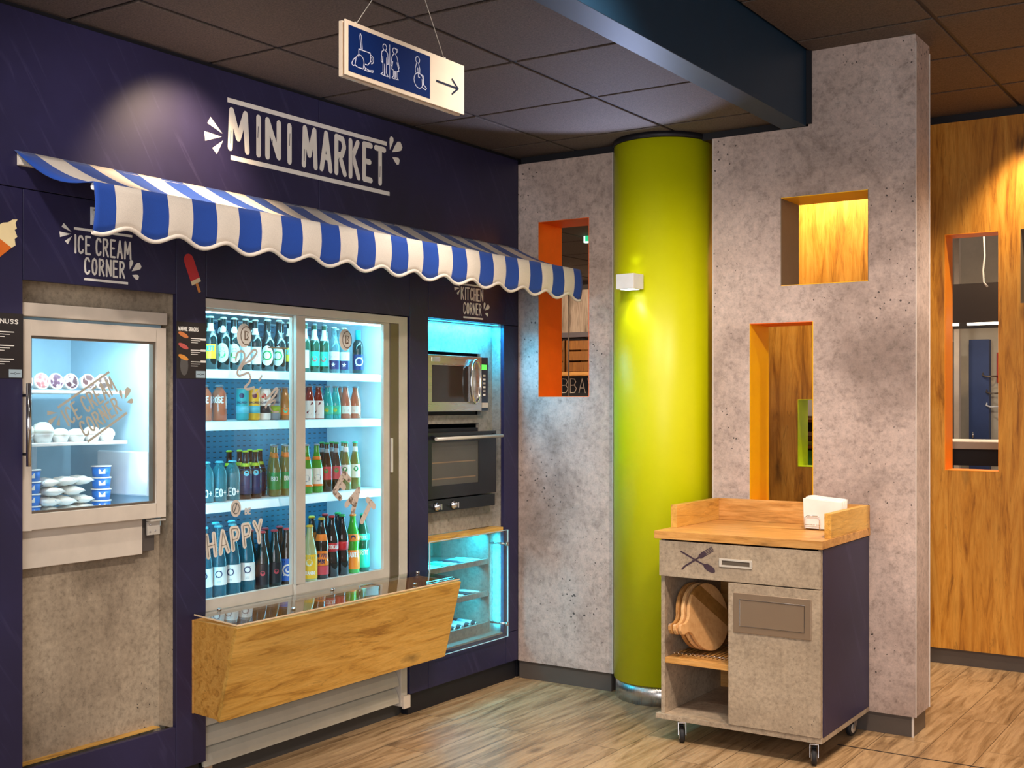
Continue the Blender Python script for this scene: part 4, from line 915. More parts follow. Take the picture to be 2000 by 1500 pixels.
for j in range(9):
    t = thing('snack_roll', f'dark wrapped snack roll in the bottom drawer, {slot[j]} from the left', 'snack roll', (-.185, 4.66 + j * .066, .322), 'snack rolls in the bottom drawer')
    if j == 0:
        rb = build('roll', b, 'rubber', t, local=True); c = MB(); c.lathe([(.0155, -.04), (.0155, .055)], seg=12, axis='x'); rl = build('wrapper_label', c, RL, t, local=True); c = MB(); c.lathe([(.0105, .076), (.0105, .087), (0, .087)], seg=12, axis='x'); rc = build('end_cap', c, 'chrome', t, local=True)
    else:
        for s_ in (rb, rl, rc):
            q_ = s_.copy(); C.objects.link(q_); q_.parent = t
    t.rotation_euler = (0, .0, .05 * math.sin(j * 3))
# ------------------------------------------------------------------ bottles and cans
BG = {'green': bottle_glass('green_glass', (.02, .11, .06, 1), .35), 'dark': bottle_glass('dark_glass', (.008, .022, .022, 1), .15), 'brown': bottle_glass('brown_glass', (.05, .022, .008, 1), .3),
      'clear': bottle_glass('clear_glass', (.20, .40, .42, 1), .65), 'teal': bottle_glass('teal_bottle', (.0, .50, .52, 1), .15), 'amber': bottle_glass('amber_drink', (.48, .20, .03, 1), .12), 'coral': bottle_glass('coral_drink', (.55, .16, .08, 1), .12),
      'red': bottle_glass('red_drink', (.26, .03, .02, 1), .12), 'lemon': bottle_glass('lemon_drink', (.50, .52, .22, 1), .2), 'cola': bottle_glass('cola', (.016, .008, .006, 1), .06), 'lime': bottle_glass('lime_bottle', (.06, .38, .03, 1), .2),
      'apple': bottle_glass('apple_spritzer', (.22, .20, .04, 1), .15), 'orange': bottle_glass('orange_soda', (.50, .20, .02, 1), .12), 'water': bottle_glass('blue_water', (.02, .20, .28, 1), .55), 'aqua': bottle_glass('aqua_flask', (.06, .36, .42, 1), .62)}
def lab(n, rgb, rough=.4): return plain('label_' + n, srgb(*rgb), rough)
LB = {'white': lab('white', (236, 236, 228)), 'cream': lab('cream', (226, 226, 196)), 'yellow': lab('yellow', (240, 190, 40)), 'orange': lab('orange', (236, 130, 30)), 'red': lab('red', (196, 30, 36)), 'blue': lab('blue', (24, 100, 196)), 'mint': lab('mint', (40, 200, 160)),
      'pinkred': lab('pinkred', (200, 70, 80)), 'green': lab('green', (40, 150, 70)), 'lime': lab('lime', (180, 210, 40)), 'black': lab('black', (26, 28, 36)), 'teal': lab('teal', (20, 170, 180)), 'grey': lab('grey', (150, 160, 165)), 'cyan': lab('cyan', (90, 200, 220)), 'navy': lab('navy', (20, 40, 90)), 'wine': lab('wine', (110, 40, 60))}
PROF = {  # (radius factor, height factor)
 'beer': [(.0, 0), (.92, 0), (1, .01), (1, .56), (.93, .62), (.62, .72), (.46, .78), (.42, .95), (.48, .955), (.48, .975), (.40, .98)],
 'flip': [(.0, 0), (.92, 0), (1, .01), (1, .50), (.95, .56), (.64, .66), (.46, .74), (.40, .93), (.46, .935), (.40, .98)],
 'juice': [(.0, 0), (.94, 0), (1, .012), (1, .44), (.92, .55), (.58, .80), (.5, .84), (.5, .93), (.5, .95)],
 'coke': [(.0, 0), (.90, 0), (.98, .02), (.98, .30), (.86, .40), (.92, .50), (1, .58), (.86, .68), (.5, .84), (.42, .90), (.42, .965), (.38, .97)],
 'slim': [(.0, 0), (.93, 0), (1, .01), (1, .42), (.94, .52), (.66, .70), (.44, .82), (.40, .95), (.40, .97)],
 'flask': [(.0, 0), (.9, 0), (1, .02), (1, .66), (.93, .76), (.6, .87), (.46, .90), (.46, .93)],
 'wine': [(.0, 0), (.92, 0), (1, .01), (1, .62), (.88, .70), (.46, .78), (.42, .80), (.42, .98)]}
def cyl_map(r, a0):      # u metres round the body, facing a0; v height
    return lambda u, v, o: Vector(((r + .0004 + o) * math.cos(a0 + u / r), (r + .0004 + o) * math.sin(a0 + u / r), v))
def prof_r(P, r, h, z):
    for (a, za), (b_, zb) in zip(P[:-1], P[1:]):
        if za * h <= z <= zb * h and zb > za: return r * (a + (b_ - a) * (z - za * h) / ((zb - za) * h))
    return r
FACE = math.radians(-44)
NL_ = {}
def bottle(kind, col, r, h, capc, labels=(), marks=()):
    """labels: (z0, z1, colour, arc degrees or None for full, shape); marks: (text, z, height, colour)"""
    t = thing('bottle', '', 'bottle'); P = PROF[kind]
    b = MB(); b.lathe([(p * r, z * h) for p, z in P], seg=20); build('glass_body', b, BG[col], t, local=True)
    if capc:
        b = MB(); p0 = P[-1]; cw = max(.43, P[-1][0] + .06) * r; ch = (.035 if kind not in ('wine', 'flask', 'juice') else .05) * h
        if kind == 'wine': b.lathe([(cw, .76 * h), (cw, 1.0 * h), (0, 1.0 * h)], seg=16)
        else: b.lathe([(cw * 1.12, h - ch), (cw * 1.06, h - .004), (cw * .8, h), (0, h)], seg=16)
        build('cap', b, LB[capc], t, local=True)
    for i, (z0, z1, lc, arc, *shape) in enumerate(labels):
        b = MB(); n = 14
        if arc is None: b.lathe([(prof_r(P, r, h, z0 + (z1 - z0) * k / 4) + .0004, z0 + (z1 - z0) * k / 4) for k in range(5)], seg=20)
        else:
            A = math.radians(arc); el = bool(shape)
            def f(u, v):
                a = FACE + (u - .5) * A; zz = z0 + (z1 - z0) * v
                if el:
                    th = 2 * pi * u; rad = v; a = FACE + A / 2 * rad * math.cos(th); zz = (z0 + z1) / 2 + (z1 - z0) / 2 * rad * math.sin(th)
                rr = prof_r(P, r, h, zz) + .0004; return (rr * math.cos(a), rr * math.sin(a), zz)
            b.grid(f, n if not el else 20, 4)
        build('paper_label' if i == 0 else 'neck_label', b, LB[lc], t, local=True)
    for i, m in enumerate(marks):
        s, z, hh, mc = m[:4]; ang = math.radians(m[4]) if len(m) > 4 else FACE
        b = MB(); wd = len(s) * hh * .50; rr = prof_r(P, r, h, z + hh / 2); mp = cyl_map(rr + .0006, ang)
        if s == 'o': ribbon(b, circ(0, z + hh / 2, hh / 2, 12) + [(hh / 2, z + hh / 2)], hh * .16, mp); ribbon(b, [(-hh * .4, z), (hh * .4, z + hh)], hh * .12, mp)
        elif s == '*': poly(b, [((hh / 2 if k % 2 == 0 else hh / 4.5) * math.cos(pi / 2 + k * pi / 5), z + hh / 2 + (hh / 2 if k % 2 == 0 else hh / 4.5) * math.sin(pi / 2 + k * pi / 5)) for k in range(10)], mp, .0)
        elif s == '#': poly(b, circ(0, z + hh / 2, hh / 2, 12), mp, .0)
        elif s == '=':
            for q in range(3): ribbon(b, [(-hh, z + q * hh * .4), (hh, z + q * hh * .4)], hh * .13, mp)
        else: text(b, s, -wd / 2, z, hh, hh * .17, mp, width=wd)
        build('print', b, LB[mc], t, local=True)
    return t
def can(c1, c2, r=.0265, h=.135, circle='wine'):
    t = thing('can', '', 'can'); b = MB(); b.lathe([(0, 0), (r * .85, 0), (r, .006), (r, h - .008), (r * .88, h), (r * .84, h), (r * .82, h - .003), (0, h - .003)], seg=22); build('can_body', b, LB[c1], t, local=True)
    b = MB(); b.lathe([(r + .0004, .03), (r + .0004, .062)], seg=22); build('print_band', b, LB[c2], t, local=True)
    b = MB(); mp = cyl_map(r + .0007, FACE); poly(b, circ(0, .105, .011, 14), mp, .0); build('round_print', b, LB[circle], t, local=True)
    b = MB(); text(b, 'BACARDI', -.022, .072, .008, .0016, mp, width=.044); build('print', b, LB['navy'], t, local=True)
    b = MB(); b.lathe([(r * .9, h - .001), (r * .92, h + .0015), (r * .86, h + .0015)], seg=20); build('rim', b, 'alu', t, local=True); return t
ORD = ['first', 'second', 'third', 'fourth', 'fifth', 'sixth', 'seventh', 'eighth', 'ninth', 'tenth', 'eleventh', 'twelfth', 'thirteenth', 'fourteenth', 'fifteenth', 'sixteenth', 'seventeenth']
_pro = {}
def put(key, maker, y, z, desc, shelf, i, x=-.205, cat='bottle', rz=0, back_=False):
    where = f'{ORD[i]} from left, {"back" if back_ else "front"} row, {shelf} shelf'
    lb = f'{desc}, {where}'; grp = f'drinks on the {shelf} fridge shelf'
    if key not in _pro:
        t = maker(); _pro[key] = t; t.location = (x, y, z + .0006); t['label'] = lb; t['group'] = grp; t['category'] = cat; t.rotation_euler = (0, 0, rz)
    else: dup(_pro[key], (x, y, z + .0006), lb, grp, rz, cat=cat)
S1, S2, S3, S4 = 1.633, 1.421, 1.086, .6882
K = {
 'b_yel': lambda: bottle('beer', 'dark', .0285, .222, 'cream', [(.045, .105, 'yellow', 110), (.158, .192, 'cream', 120)], [('OETT', .078, .018, 'teal')]),
 'b_oval': lambda: bottle('beer', 'dark', .029, .222, 'cream', [(.03, .112, 'cream', 115, 1), (.155, .185, 'white', 110, 1)], [('#', .05, .03, 'green'), ('=', .085, .008, 'navy')]),
 'b_wht': lambda: bottle('beer', 'dark', .0275, .222, 'cream', [(.028, .102, 'white', 125), (.155, .182, 'white', 110)], [('=', .06, .010, 'navy')]),
 'b_flip': lambda: bottle('flip', 'dark', .031, .228, 'white', [(.024, .110, 'white', 105, 1)], [('o', .05, .036, 'green')]),
 'b_grn': lambda: bottle('beer', 'green', .0245, .224, 'grey', [(.030, .096, 'mint', 100), (.148, .196, 'white', 120)], [('#', .05, .026, 'pinkred')]),
 'b_long': lambda: bottle('beer', 'green', .0245, .224, 'grey', [(.02, .100, 'white', 110), (.152, .196, 'white', 120)], []),
 'b_star': lambda: bottle('beer', 'clear', .0265, .216, 'cream', [(.060, .100, 'white', 150), (.018, .058, 'navy', 130)], [('*', .028, .022, 'white'), ('=', .072, .009, 'pinkred')]),
 'b_wine': lambda: bottle('wine', 'dark', .0265, .208, 'teal', [(.02, .092, 'navy', 130)], [('o', .04, .036, 'white')]),
 'j_jar': lambda: bottle('flask', 'coral', .031, .150, 'grey', [], [('ROSE', .075, .024, 'white')]),
 'j_amb': lambda: bottle('juice', 'amber', .0255, .146, 'grey', [(.02, .052, 'orange', 120)], [('#', .03, .02, 'mint')]),
 'j_red': lambda: bottle('juice', 'red', .0265, .153, 'grey', [(.004, .084, 'white', 150)], [('/', .030, .044, 'wine'), ('=', .02, .008, 'grey')]),
 'j_teal': lambda: bottle('juice', 'teal', .0245, .153, 'grey', [(.02, .062, 'mint', None)], [('#', .032, .018, 'lime')]),
 'j_cor': lambda: bottle('juice', 'coral', .0265, .153, 'grey', [(.024, .060, 'white', 110)], [('=', .034, .010, 'red')]),
 'w_sq': lambda: bottle('flask', 'aqua', .0315, .168, 'cyan', [], [('LEO+', .022, .030, 'white')]),
 'beer6': lambda: bottle('beer', 'brown', .0262, .206, 'lime', [(.138, .152, 'lime', None), (.02, .128, 'navy', None)], [('#', .098, .024, 'cyan'), ('=', .05, .012, 'wine')]),
 'a_grn': lambda: bottle('slim', 'apple', .027, .224, 'grey', [(.168, .190, 'orange', None), (.03, .105, 'green', 130)], [('BIO', .068, .018, 'white')]),
 'a_fr': lambda: bottle('slim', 'lime', .029, .222, 'grey', [(.150, .165, 'orange', None), (.040, .112, 'white', 120), (.030, .040, 'orange', None)], [('#', .052, .032, 'grey')]),
 'a_drk': lambda: bottle('slim', 'brown', .027, .226, 'green', [(.178, .198, 'grey', None), (.055, .115, 'pinkred', 120)], [('#', .085, .02, 'green')]),
 'a_lgt': lambda: bottle('slim', 'apple', .027, .226, 'mint', [(.178, .202, 'white', None), (.055, .118, 'white', 120)], [('#', .085, .024, 'green')]),
 'wat': lambda: bottle('slim', 'water', .0345, .300, 'cyan', [(.052, .128, 'white', 200)], [('o', .085, .026, 'navy'), ('=', .062, .008, 'grey')]),
 'cola_r': lambda: bottle('slim', 'dark', .0325, .252, 'pinkred', [(.02, .110, 'black', 110)], [('#', .06, .022, 'pinkred')]),
 'cola_b': lambda: bottle('slim', 'brown', .0325, .252, 'pinkred', [(.02, .118, 'blue', 150)], [('o', .045, .046, 'white'), ('#', .056, .024, 'white')]),
 'gran': lambda: bottle('slim', 'lemon', .0345, .252, 'yellow', [(.012, .120, 'yellow', 190)], [('#', .068, .032, 'cream'), ('GRANINI', .030, .015, 'white')]),
 'mezzo': lambda: bottle('coke', 'cola', .0335, .280, 'yellow', [(.062, .128, 'orange', 190), (.175, .205, 'orange', 120), (.020, .060, 'pinkred', 190)], [('MEZZO', .096, .019, 'navy'), ('MIX', .072, .019, 'navy')]),
 'coke': lambda: bottle('coke', 'cola', .0325, .284, 'red', [(.118, .158, 'red', None)], [('COCA', .131, .018, 'white'), ('COLA', .131, .014, 'white', 10)]),
 'cokez': lambda: bottle('coke', 'cola', .0325, .284, 'green', [(.118, .158, 'red', None)], []),
 'fanta': lambda: bottle('coke', 'lime', .0335, .280, 'orange', [(.020, .110, 'orange', 200), (.152, .186, 'orange', None)], [('FANTA', .078, .022, 'white'), ('#', .158, .024, 'navy')]),
 'sprite': lambda: bottle('coke', 'green', .0325, .276, 'mint', [(.020, .108, 'mint', None), (.150, .180, 'mint', None)], [('SPRITE', .082, .020, 'white'), ('SPRITE', .158, .013, 'white')])}
dsc = {'b_yel': 'dark beer bottle with a yellow label', 'b_oval': 'dark beer bottle with a cream oval label', 'b_wht': 'dark beer bottle with a plain white label', 'b_flip': 'swing-top beer bottle with a white oval label', 'b_grn': 'green beer bottle with a mint and pink label', 'b_long': 'green beer bottle with a tall white label',
 'b_star': 'pale beer bottle with a star on its label', 'b_wine': 'small dark wine bottle with a ring print', 'j_jar': 'wide coral drink bottle with white writing', 'j_amb': 'amber juice bottle', 'j_red': 'red juice bottle with a white label', 'j_teal': 'turquoise juice bottle', 'j_cor': 'coral juice bottle with a small label',
 'w_sq': 'squat aqua water flask with white letters', 'beer6': 'brown bottle of a lime and navy multipack', 'a_grn': 'green-labelled apple drink bottle', 'a_fr': 'green bottle with white fruit label and orange band', 'a_drk': 'dark spritzer bottle with a green cap', 'a_lgt': 'light spritzer bottle with mint cap and white label',
 'wat': 'tall blue mineral water bottle with a white label', 'cola_r': 'dark bottle with a pinkish red cap', 'cola_b': 'brown bottle with a round-badged blue label', 'gran': 'pale lemon drink bottle with a yellow label', 'mezzo': 'cola mix bottle with orange labels', 'coke': 'cola bottle with red label and red cap',
 'cokez': 'cola bottle with red label and green cap', 'fanta': 'green bottle with orange labels', 'sprite': 'green bottle with mint labels', 'can_t': 'tall turquoise can', 'can_y': 'tall yellow and blue can', 'can_w': 'tall white and black can', 'can_g': 'tall grey and lime can'}
K['can_t'] = lambda: can('teal', 'cyan', circle='navy'); K['can_y'] = lambda: can('yellow', 'cyan', circle='wine'); K['can_w'] = lambda: can('white', 'black', circle='red'); K['can_g'] = lambda: can('grey', 'lime', circle='black')
def row(keys, z, shelf, x=-.205, back_=False):
    for i, (k_, y) in enumerate(keys): put(k_, K[k_], y, z, dsc[k_], shelf, i, x, 'can' if k_.startswith('can') else 'bottle', random.uniform(-.25, .25), back_)
row([('b_yel', 3.430), ('b_oval', 3.500), ('b_oval', 3.559), ('b_wht', 3.625), ('b_wht', 3.682), ('b_flip', 3.755), ('b_flip', 3.825), ('b_yel', 3.890), ('b_long', 3.990), ('b_grn', 4.052), ('b_grn', 4.116), ('b_star', 4.183), ('b_star', 4.252), ('b_wine', 4.352)], S1, 'top')
row([('b_flip', 3.47), ('b_oval', 3.56), ('b_flip', 3.64), ('b_wht', 3.73), ('b_flip', 3.83), ('b_flip', 3.92), ('b_long', 4.05), ('b_grn', 4.13), ('b_grn', 4.21), ('b_star', 4.29)], S1, 'top', -.285, True)
row([('j_jar', 3.395), ('j_jar', 3.477), ('can_t', 3.607), ('can_y', 3.673), ('can_w', 3.737), ('can_g', 3.796), ('j_amb', 3.862), ('j_amb', 3.922), ('j_red', 4.018), ('j_red', 4.078), ('j_teal', 4.140), ('j_teal', 4.194), ('j_cor', 4.264), ('j_cor', 4.334)], S2, 'second')
row([('can_y', 3.70), ('can_w', 3.79), ('j_amb', 3.90), ('j_red', 4.06), ('j_teal', 4.17), ('j_cor', 4.30)], S2, 'second', -.28, True)
row([('w_sq', 3.405), ('w_sq', 3.477), ('w_sq', 3.550), ('beer6', 3.625), ('beer6', 3.682), ('a_grn', 3.800), ('a_grn', 3.868), ('a_grn', 3.932), ('a_fr', 3.998), ('a_fr', 4.066), ('a_drk', 4.134), ('a_drk', 4.198), ('a_lgt', 4.265), ('a_lgt', 4.331)], S3, 'third')
row([('beer6', 3.60), ('beer6', 3.66), ('beer6', 3.72), ('beer6', 3.78), ('a_grn', 3.86), ('a_grn', 3.93), ('a_fr', 4.06), ('a_drk', 4.18), ('a_drk', 4.25), ('a_lgt', 4.33)], S3, 'third', -.278, True)
row([('wat', 3.395), ('wat', 3.472), ('wat', 3.550), ('wat', 3.632), ('cola_r', 3.722), ('cola_r', 3.797), ('cola_b', 3.872), ('gran', 4.020), ('mezzo', 4.098), ('coke', 4.168), ('cokez', 4.240), ('fanta', 4.315), ('sprite', 4.388)], S4, 'bottom')
row([('wat', 3.45), ('wat', 3.54), ('wat', 3.63), ('cola_r', 3.74), ('cola_r', 3.83), ('cola_b', 3.92), ('gran', 4.04), ('mezzo', 4.13), ('coke', 4.22), ('cokez', 4.31)], S4, 'bottom', -.295, True)
# ------------------------------------------------------------------ serving cart
ct = thing('serving_cart', 'concrete-look serving cart on castors with oak top, in front of the concrete wall', 'cart', (1.18, 4.781, 0))
CX, CY, CW, CD = 1.18, 4.781, .738, .623
def cb(b, u0, u1, v0, v1, z0, z1, mi=0): return b.box(CX + u0, CX + u1, CY + v0, CY + v1, z0, z1, mi)
CC = 'conc_cart'
b = MB(); cb(b, -.014, CW + .002, -.012, CD, .100, .122); build('base_board', b, CC, ct, .001)
b = MB(); cb(b, .006, .024, .002, CD, .1225, .893); build('side_panel', b, CC, ct, .0008)
b = MB(); cb(b, CW - .016, CW, .0, CD, .1225, .893); build('side_panel', b, [CC], ct, .0008)
b = MB(); cb(b, CW + .0003, CW + .0028, .006, CD - .002, .1228, .893); build('navy_side_cladding', b, 'navy', ct)
b = MB(); cb(b, .332, .348, .022, CD, .1225, .725); build('partition', b, CC, ct)
b = MB(); cb(b, .0245, .16, CD - .016, CD, .1225, .893); cb(b, .16, CW - .0165, CD - .016, CD, .1225, .16); cb(b, .16, CW - .0165, CD - .016, CD, .58, .70); build('back_panel', b, 'oak_x', ct)
b = MB(); cb(b, .348, CW - .0165, CD - .03, CD - .0165, .1225, .893); build('inner_back', b, 'black', ct)
b = MB(); cb(b, .0245, CW - .0165, .022, CD - .016, .726, .732); build('drawer_floor', b, CC, ct)
dr = MB(); cb(dr, .006, CW - .001, -.017, .001, .733, .889); dr = build('drawer', dr, CC, ct, .0012)
mpd = lambda u, v, o: Vector((CX + u, CY - .0172 - o, v))
hd = MB()
for u0, u1, z0, z1 in ((.293, .442, .794, .802), (.293, .442, .822, .830), (.293, .304, .802, .822), (.431, .442, .802, .822)): cb(hd, u0, u1, -.0215, -.0172, z0, z1)
hd = build('recessed_handle', hd, 'alu', dr, .0008)
b = MB(); cb(b, .304, .431, -.0178, -.0172, .802, .822); build('handle_recess', b, 'alu_dark', hd)
MUV = plain('mauve_cutlery', srgb(92, 74, 84), .35, .5)
b = MB(); pf = [(.118, .770), (.13, .783), (.185, .818), (.215, .838)]; ribbon(b, pf, .0075, mpd, .001)
for k in range(4):
    o = (k - 1.5) * .0065; ribbon(b, [(.213 + o * -.5, .838 + o * .9), (.236 - o * .45, .852 + o * .85), (.262 - o * .4, .868 + o * .8)], .0033, mpd, .001)
ribbon(b, [(.205, .832), (.222, .843)], .02, mpd, .001); build('fork_picture', b, MUV, dr)
b = MB(); ribbon(b, [(.113, .846), (.13, .838), (.185, .812), (.222, .796)], .0075, mpd, .0008); poly(b, circ(.246, .783, .030, 18, .014), rot2(.246, .783, math.radians(-28), mpd), .0012); build('spoon_picture', b, MUV, dr)
do = MB(); cb(do, .333, CW - .001, -.017, .001, .124, .7285); do = build('door', do, CC, ct, .0012)
pl = MB(); cb(pl, .358, .700, -.0225, -.0172, .522, .690)
pl = build('steel_flap', pl, plain('satin_steel', srgb(168, 146, 122), .3, .55, vary=.02), do, .002)
b = MB()
for u0, u1, z0, z1 in ((.386, .672, .548, .551), (.386, .672, .661, .664), (.386, .389, .551, .661), (.669, .672, .551, .661)): cb(b, u0, u1, -.0245, -.0226, z0, z1)
build('flap_moulding', b, 'chrome', pl, .0006)
b = MB(); cb(b, .0245, .3315, .004, CD - .02, .346, .371); build('shelf', b, 'oak_x', ct, .001)
b = MB(); cb(b, -.016, CW + .008, -.022, CD, .8965, .931); build('worktop', b, 'oak_x', ct, .0015)
b = MB(); cb(b, -.012, .018, .135, CD - .022, .9315, 1.034); build('side_rail', b, 'oak_y', ct, .001)
b = MB(); cb(b, CW - .024, CW + .006, .095, CD - .022, .9315, 1.034); build('side_rail', b, 'oak_y', ct, .001)
b = MB(); cb(b, -.012, CW + .006, CD - .021, CD, .9315, 1.034); build('back_rail', b, 'oak_x', ct, .001)
def castor(u, v, a):
    o = Vector((CX + u, CY + v, 0)); d = Vector((math.cos(a), math.sin(a), 0)); q = Vector((-d.y, d.x, 0)); wc = o + d * .022 + Vector((0, 0, .035))
    c = MB(); c.box(o.x - .028, o.x + .028, o.y - .024, o.y + .024, .0965, .0998); c.lathe([(.018, .084), (.020, .0965)], (o.x, o.y, 0), 14)
    for s_ in (-1, 1): c.prism([o + q * s_ * .0155 + d * -.016 + Vector((0, 0, .086)), o + q * s_ * .0155 + d * .022 + Vector((0, 0, .086)), wc + q * s_ * .0155 + d * .009 + Vector((0, 0, -.002)), wc + q * s_ * .0155 - d * .009 + Vector((0, 0, -.002))], q * .002 * s_)
    c.obox(o + d * .003 + Vector((0, 0, .085)), d * .019, q * .0175, (0, 0, .0018)); c = build('castor', c, 'steel', ct)
    R = Matrix((d, q, Vector((0, 0, 1)))).transposed()
    rt = Matrix((Vector((d.x, d.y, 0)), Vector((0, 0, 1)), q)).transposed()
    w_ = MB(); w_.lathe([(.020, -.011), (.031, -.011), (.0345, -.007), (.0345, .007), (.031, .011), (.020, .011)], wc, 24, rot=rt); build('tyre', w_, 'rubber', c)
    w_ = MB(); w_.lathe([(0, -.012), (.0195, -.012), (.0215, -.009), (.0215, .009), (.0195, .012), (0, .012)], wc, 20, rot=rt); build('wheel_hub', w_, 'alu', c)
    w_ = MB(); w_.obox(o + d * -.012 + Vector((0, 0, .066)), d * .014, q * .010, (0, 0, .004)); build('brake_lever', w_, 'rubber', c)
castor(.085, .045, math.radians(-60)); castor(CW - .05, .045, math.radians(-70)); castor(CW - .05, CD - .06, math.radians(-100)); castor(.06, CD - .06, math.radians(-60))
# wire rack and round serving boards
rk = thing('wire_rack', 'low chrome wire rack for boards on the cart shelf', 'rack')
b = MB()
for v in (.10, .36): b.tube([(CX + .045, CY + v, .377), (CX + .325, CY + v, .377)], .0025, 6)
build('rail_wire', b, 'chrome', rk)
for k in range(14):
    u = CX + .055 + k * .020; b = MB(); b.tube([(u, CY + .03, .392), (u, CY + .04, .380), (u, CY + .10, .3805), (u, CY + .37, .3805), (u, CY + .40, .392)], .0019, 6); build('cross_wire', b, 'chrome', rk)
def board(u, lean, a, z0, desc, mat, s=1.0, vo=0):
    R = .150 * s; TH = .016
    e1 = Vector((math.sin(a), math.cos(a), 0)); up = Vector((-math.sin(lean), 0, math.cos(lean))); up = (up - e1 * up.dot(e1)).normalized(); nn = e1.cross(up).normalized()
    cen = Vector((CX + u, CY + .185 + vo, z0)) + up * (R + .002)
    ha = math.radians(180 + 8); pts = []; spread_ = .30
    for i in range(49):
        t = ha + spread_ + (2 * pi - 2 * spread_) * i / 48; pts.append((R * math.cos(t), R * math.sin(t)))
    hx, hy = math.cos(ha), math.sin(ha); px, py = -hy, hx
    hp = [(R * 1.04, -.030), (R * 1.16, -.022), (R * 1.28, -.020), (R * 1.40, -.024), (R * 1.48, -.018), (R * 1.52, 0), (R * 1.48, .018), (R * 1.40, .024), (R * 1.28, .020), (R * 1.16, .022), (R * 1.04, .030)]
    pts += [(hx * l + px * w_, hy * l + py * w_) for l, w_ in hp]
    P = [cen + e1 * x + up * y - nn * TH / 2 for x, y in pts]
    b = MB(); b.prism(P, nn * TH); o = build('serving_board', b, mat, None, .002)
    return tag(o, desc, 'board', 'round wooden serving boards in the wire rack')
BD, nt_, bs_ = new_mat('striped_beech'); 
sx = N(nt_, 'ShaderNodeTexCoord'); sp_ = N(nt_, 'ShaderNodeSeparateXYZ'); L(nt_, sx.outputs['Object'], sp_.inputs[0])
st_ = math_(nt_, 'ADD', math_(nt_, 'MULTIPLY', sp_.outputs['Y'], 0.75), sp_.outputs['Z'])
gr_ = noise(nt_, coords(nt_, (3, 22, 22), rot=(math.radians(-37), 0, 0)), 2.0, 5)
lt_ = ramp(nt_, gr_, [(.3, srgb(206, 150, 92)), (.7, srgb(226, 176, 116))]); dk_ = ramp(nt_, gr_, [(.3, srgb(142, 96, 40)), (.7, srgb(170, 120, 58))])
ss_ = N(nt_, 'ShaderNodeMath', operation='COMPARE'); L(nt_, st_, ss_.inputs[0]); ss_.inputs[1].default_value = 4.340; ss_.inputs[2].default_value = .042
L(nt_, mixc(nt_, ss_.outputs[0], lt_, dk_), bs_.inputs[0]); bs_.inputs['Roughness'].default_value = .45
board(.172, .18, .17, .3835, 'front round wooden serving board with a dark stripe in the rack on the cart', BD)
board(.142, .185, .14, .3835, 'middle of the three round serving boards in the rack', 'beech', 1.0, .0)
board(.114, .19, .11, .3835, 'rearmost of the three round serving boards, next to the cart side', 'beech_mid', 1.0, .0)
# napkin holder
nh = thing('napkin_holder', 'chrome wire napkin holder at the right rail of the cart', 'holder', (CX + .60, CY + .35, .931))
def frame_(v, nm):
    b = MB(); u0, u1 = CX + .530, CX + .598; P = [(u0, CY + v, .9325), (u0, CY + v, .985), (u0 + .01, CY + v, .994), (u1 - .01, CY + v, .994), (u1, CY + v, .985), (u1, CY + v, .9325)]
    b.tube(P, .0022, 8); b.tube([(u0, CY + v, .955), (u1, CY + v, .955)], .0015, 6); build(nm, b, 'chrome', nh)
frame_(.372, 'wire_frame'); frame_(.470, 'wire_frame')
for u in (.530, .598):
    b = MB(); b.tube([(CX + u, CY + .372, .9345), (CX + u, CY + .470, .9345)], .002, 6); build('base_wire', b, 'chrome', nh)
NP = plain('napkin_paper', (.84, .80, .74, 1), .8)
for k in range(16):
    y = CY + .380 + k * .0053; hz = 1.062 + .004 * math.sin(k * 1.1) + .0006 * k; du = .004 * math.sin(k * 2.3)
    b = MB(); b.prism([(CX + .524, y, .938), (CX + .690, y, .938), (CX + .692 + du, y, hz - .004), (CX + .60, y, hz + .002), (CX + .545, y, hz + .008), (CX + .520 + du, y, hz + .004)], (0, .0045, 0))
    o = build('napkin', b, NP, None); tag(o, f'upright white paper napkin, {ORD[k]} from the front in the wire holder', 'napkin', 'white napkins in the wire holder')

# ------------------------------------------------------------------ hanging direction sign
hs = thing('hanging_sign', 'white and navy direction sign hanging on wires from the ceiling', 'sign')
SX, SY0, SY1, SZ0, SZ1 = 1.398, 2.452, 3.002, 2.389, 2.540
b = MB(); b.box(SX - .006, SX, SY0, SY1, SZ0, SZ1); build('front_board', b, 'sign_cream', hs, .0008)
b = MB(); b.box(SX - .026, SX - .014, SY0 + .002, SY1 - .004, SZ0 - .002, SZ1 - .001); build('rear_board', b, 'sign_cream', hs, .0008)
b = MB(); b.box(SX - .014, SX - .006, SY0 + .006, SY1 - .02, SZ0 + .004, SZ1 - .006); build('core', b, plain('sign_core', srgb(186, 150, 110), .6), hs)
mps = left(SX + .0003); bf = MB(); poly(bf, [(SY0 + .012, SZ0 + .012), (2.828, SZ0 + .012), (2.828, SZ1 - .013), (SY0 + .012, SZ1 - .013)], mps, .0004); bf = build('navy_field', bf, 'sign_blue', hs)
mps = left(SX + .001)
IW = plain('pale_line', srgb(206, 208, 222), .5)
def icon(nm, lines, ox, oz, s, w=.0026):
    b = MB()
    for l in lines: ribbon(b, [(ox + x * s, oz + y * s) for x, y in l], w, mps)
    build(nm, b, IW, bf)
ar = lambda cx_, cy_, r_, a0, a1, n=10, ry=None: [(cx_ + r_ * math.cos(math.radians(a0 + (a1 - a0) * i / n)), cy_ + (ry or r_) * math.sin(math.radians(a0 + (a1 - a0) * i / n))) for i in range(n + 1)]
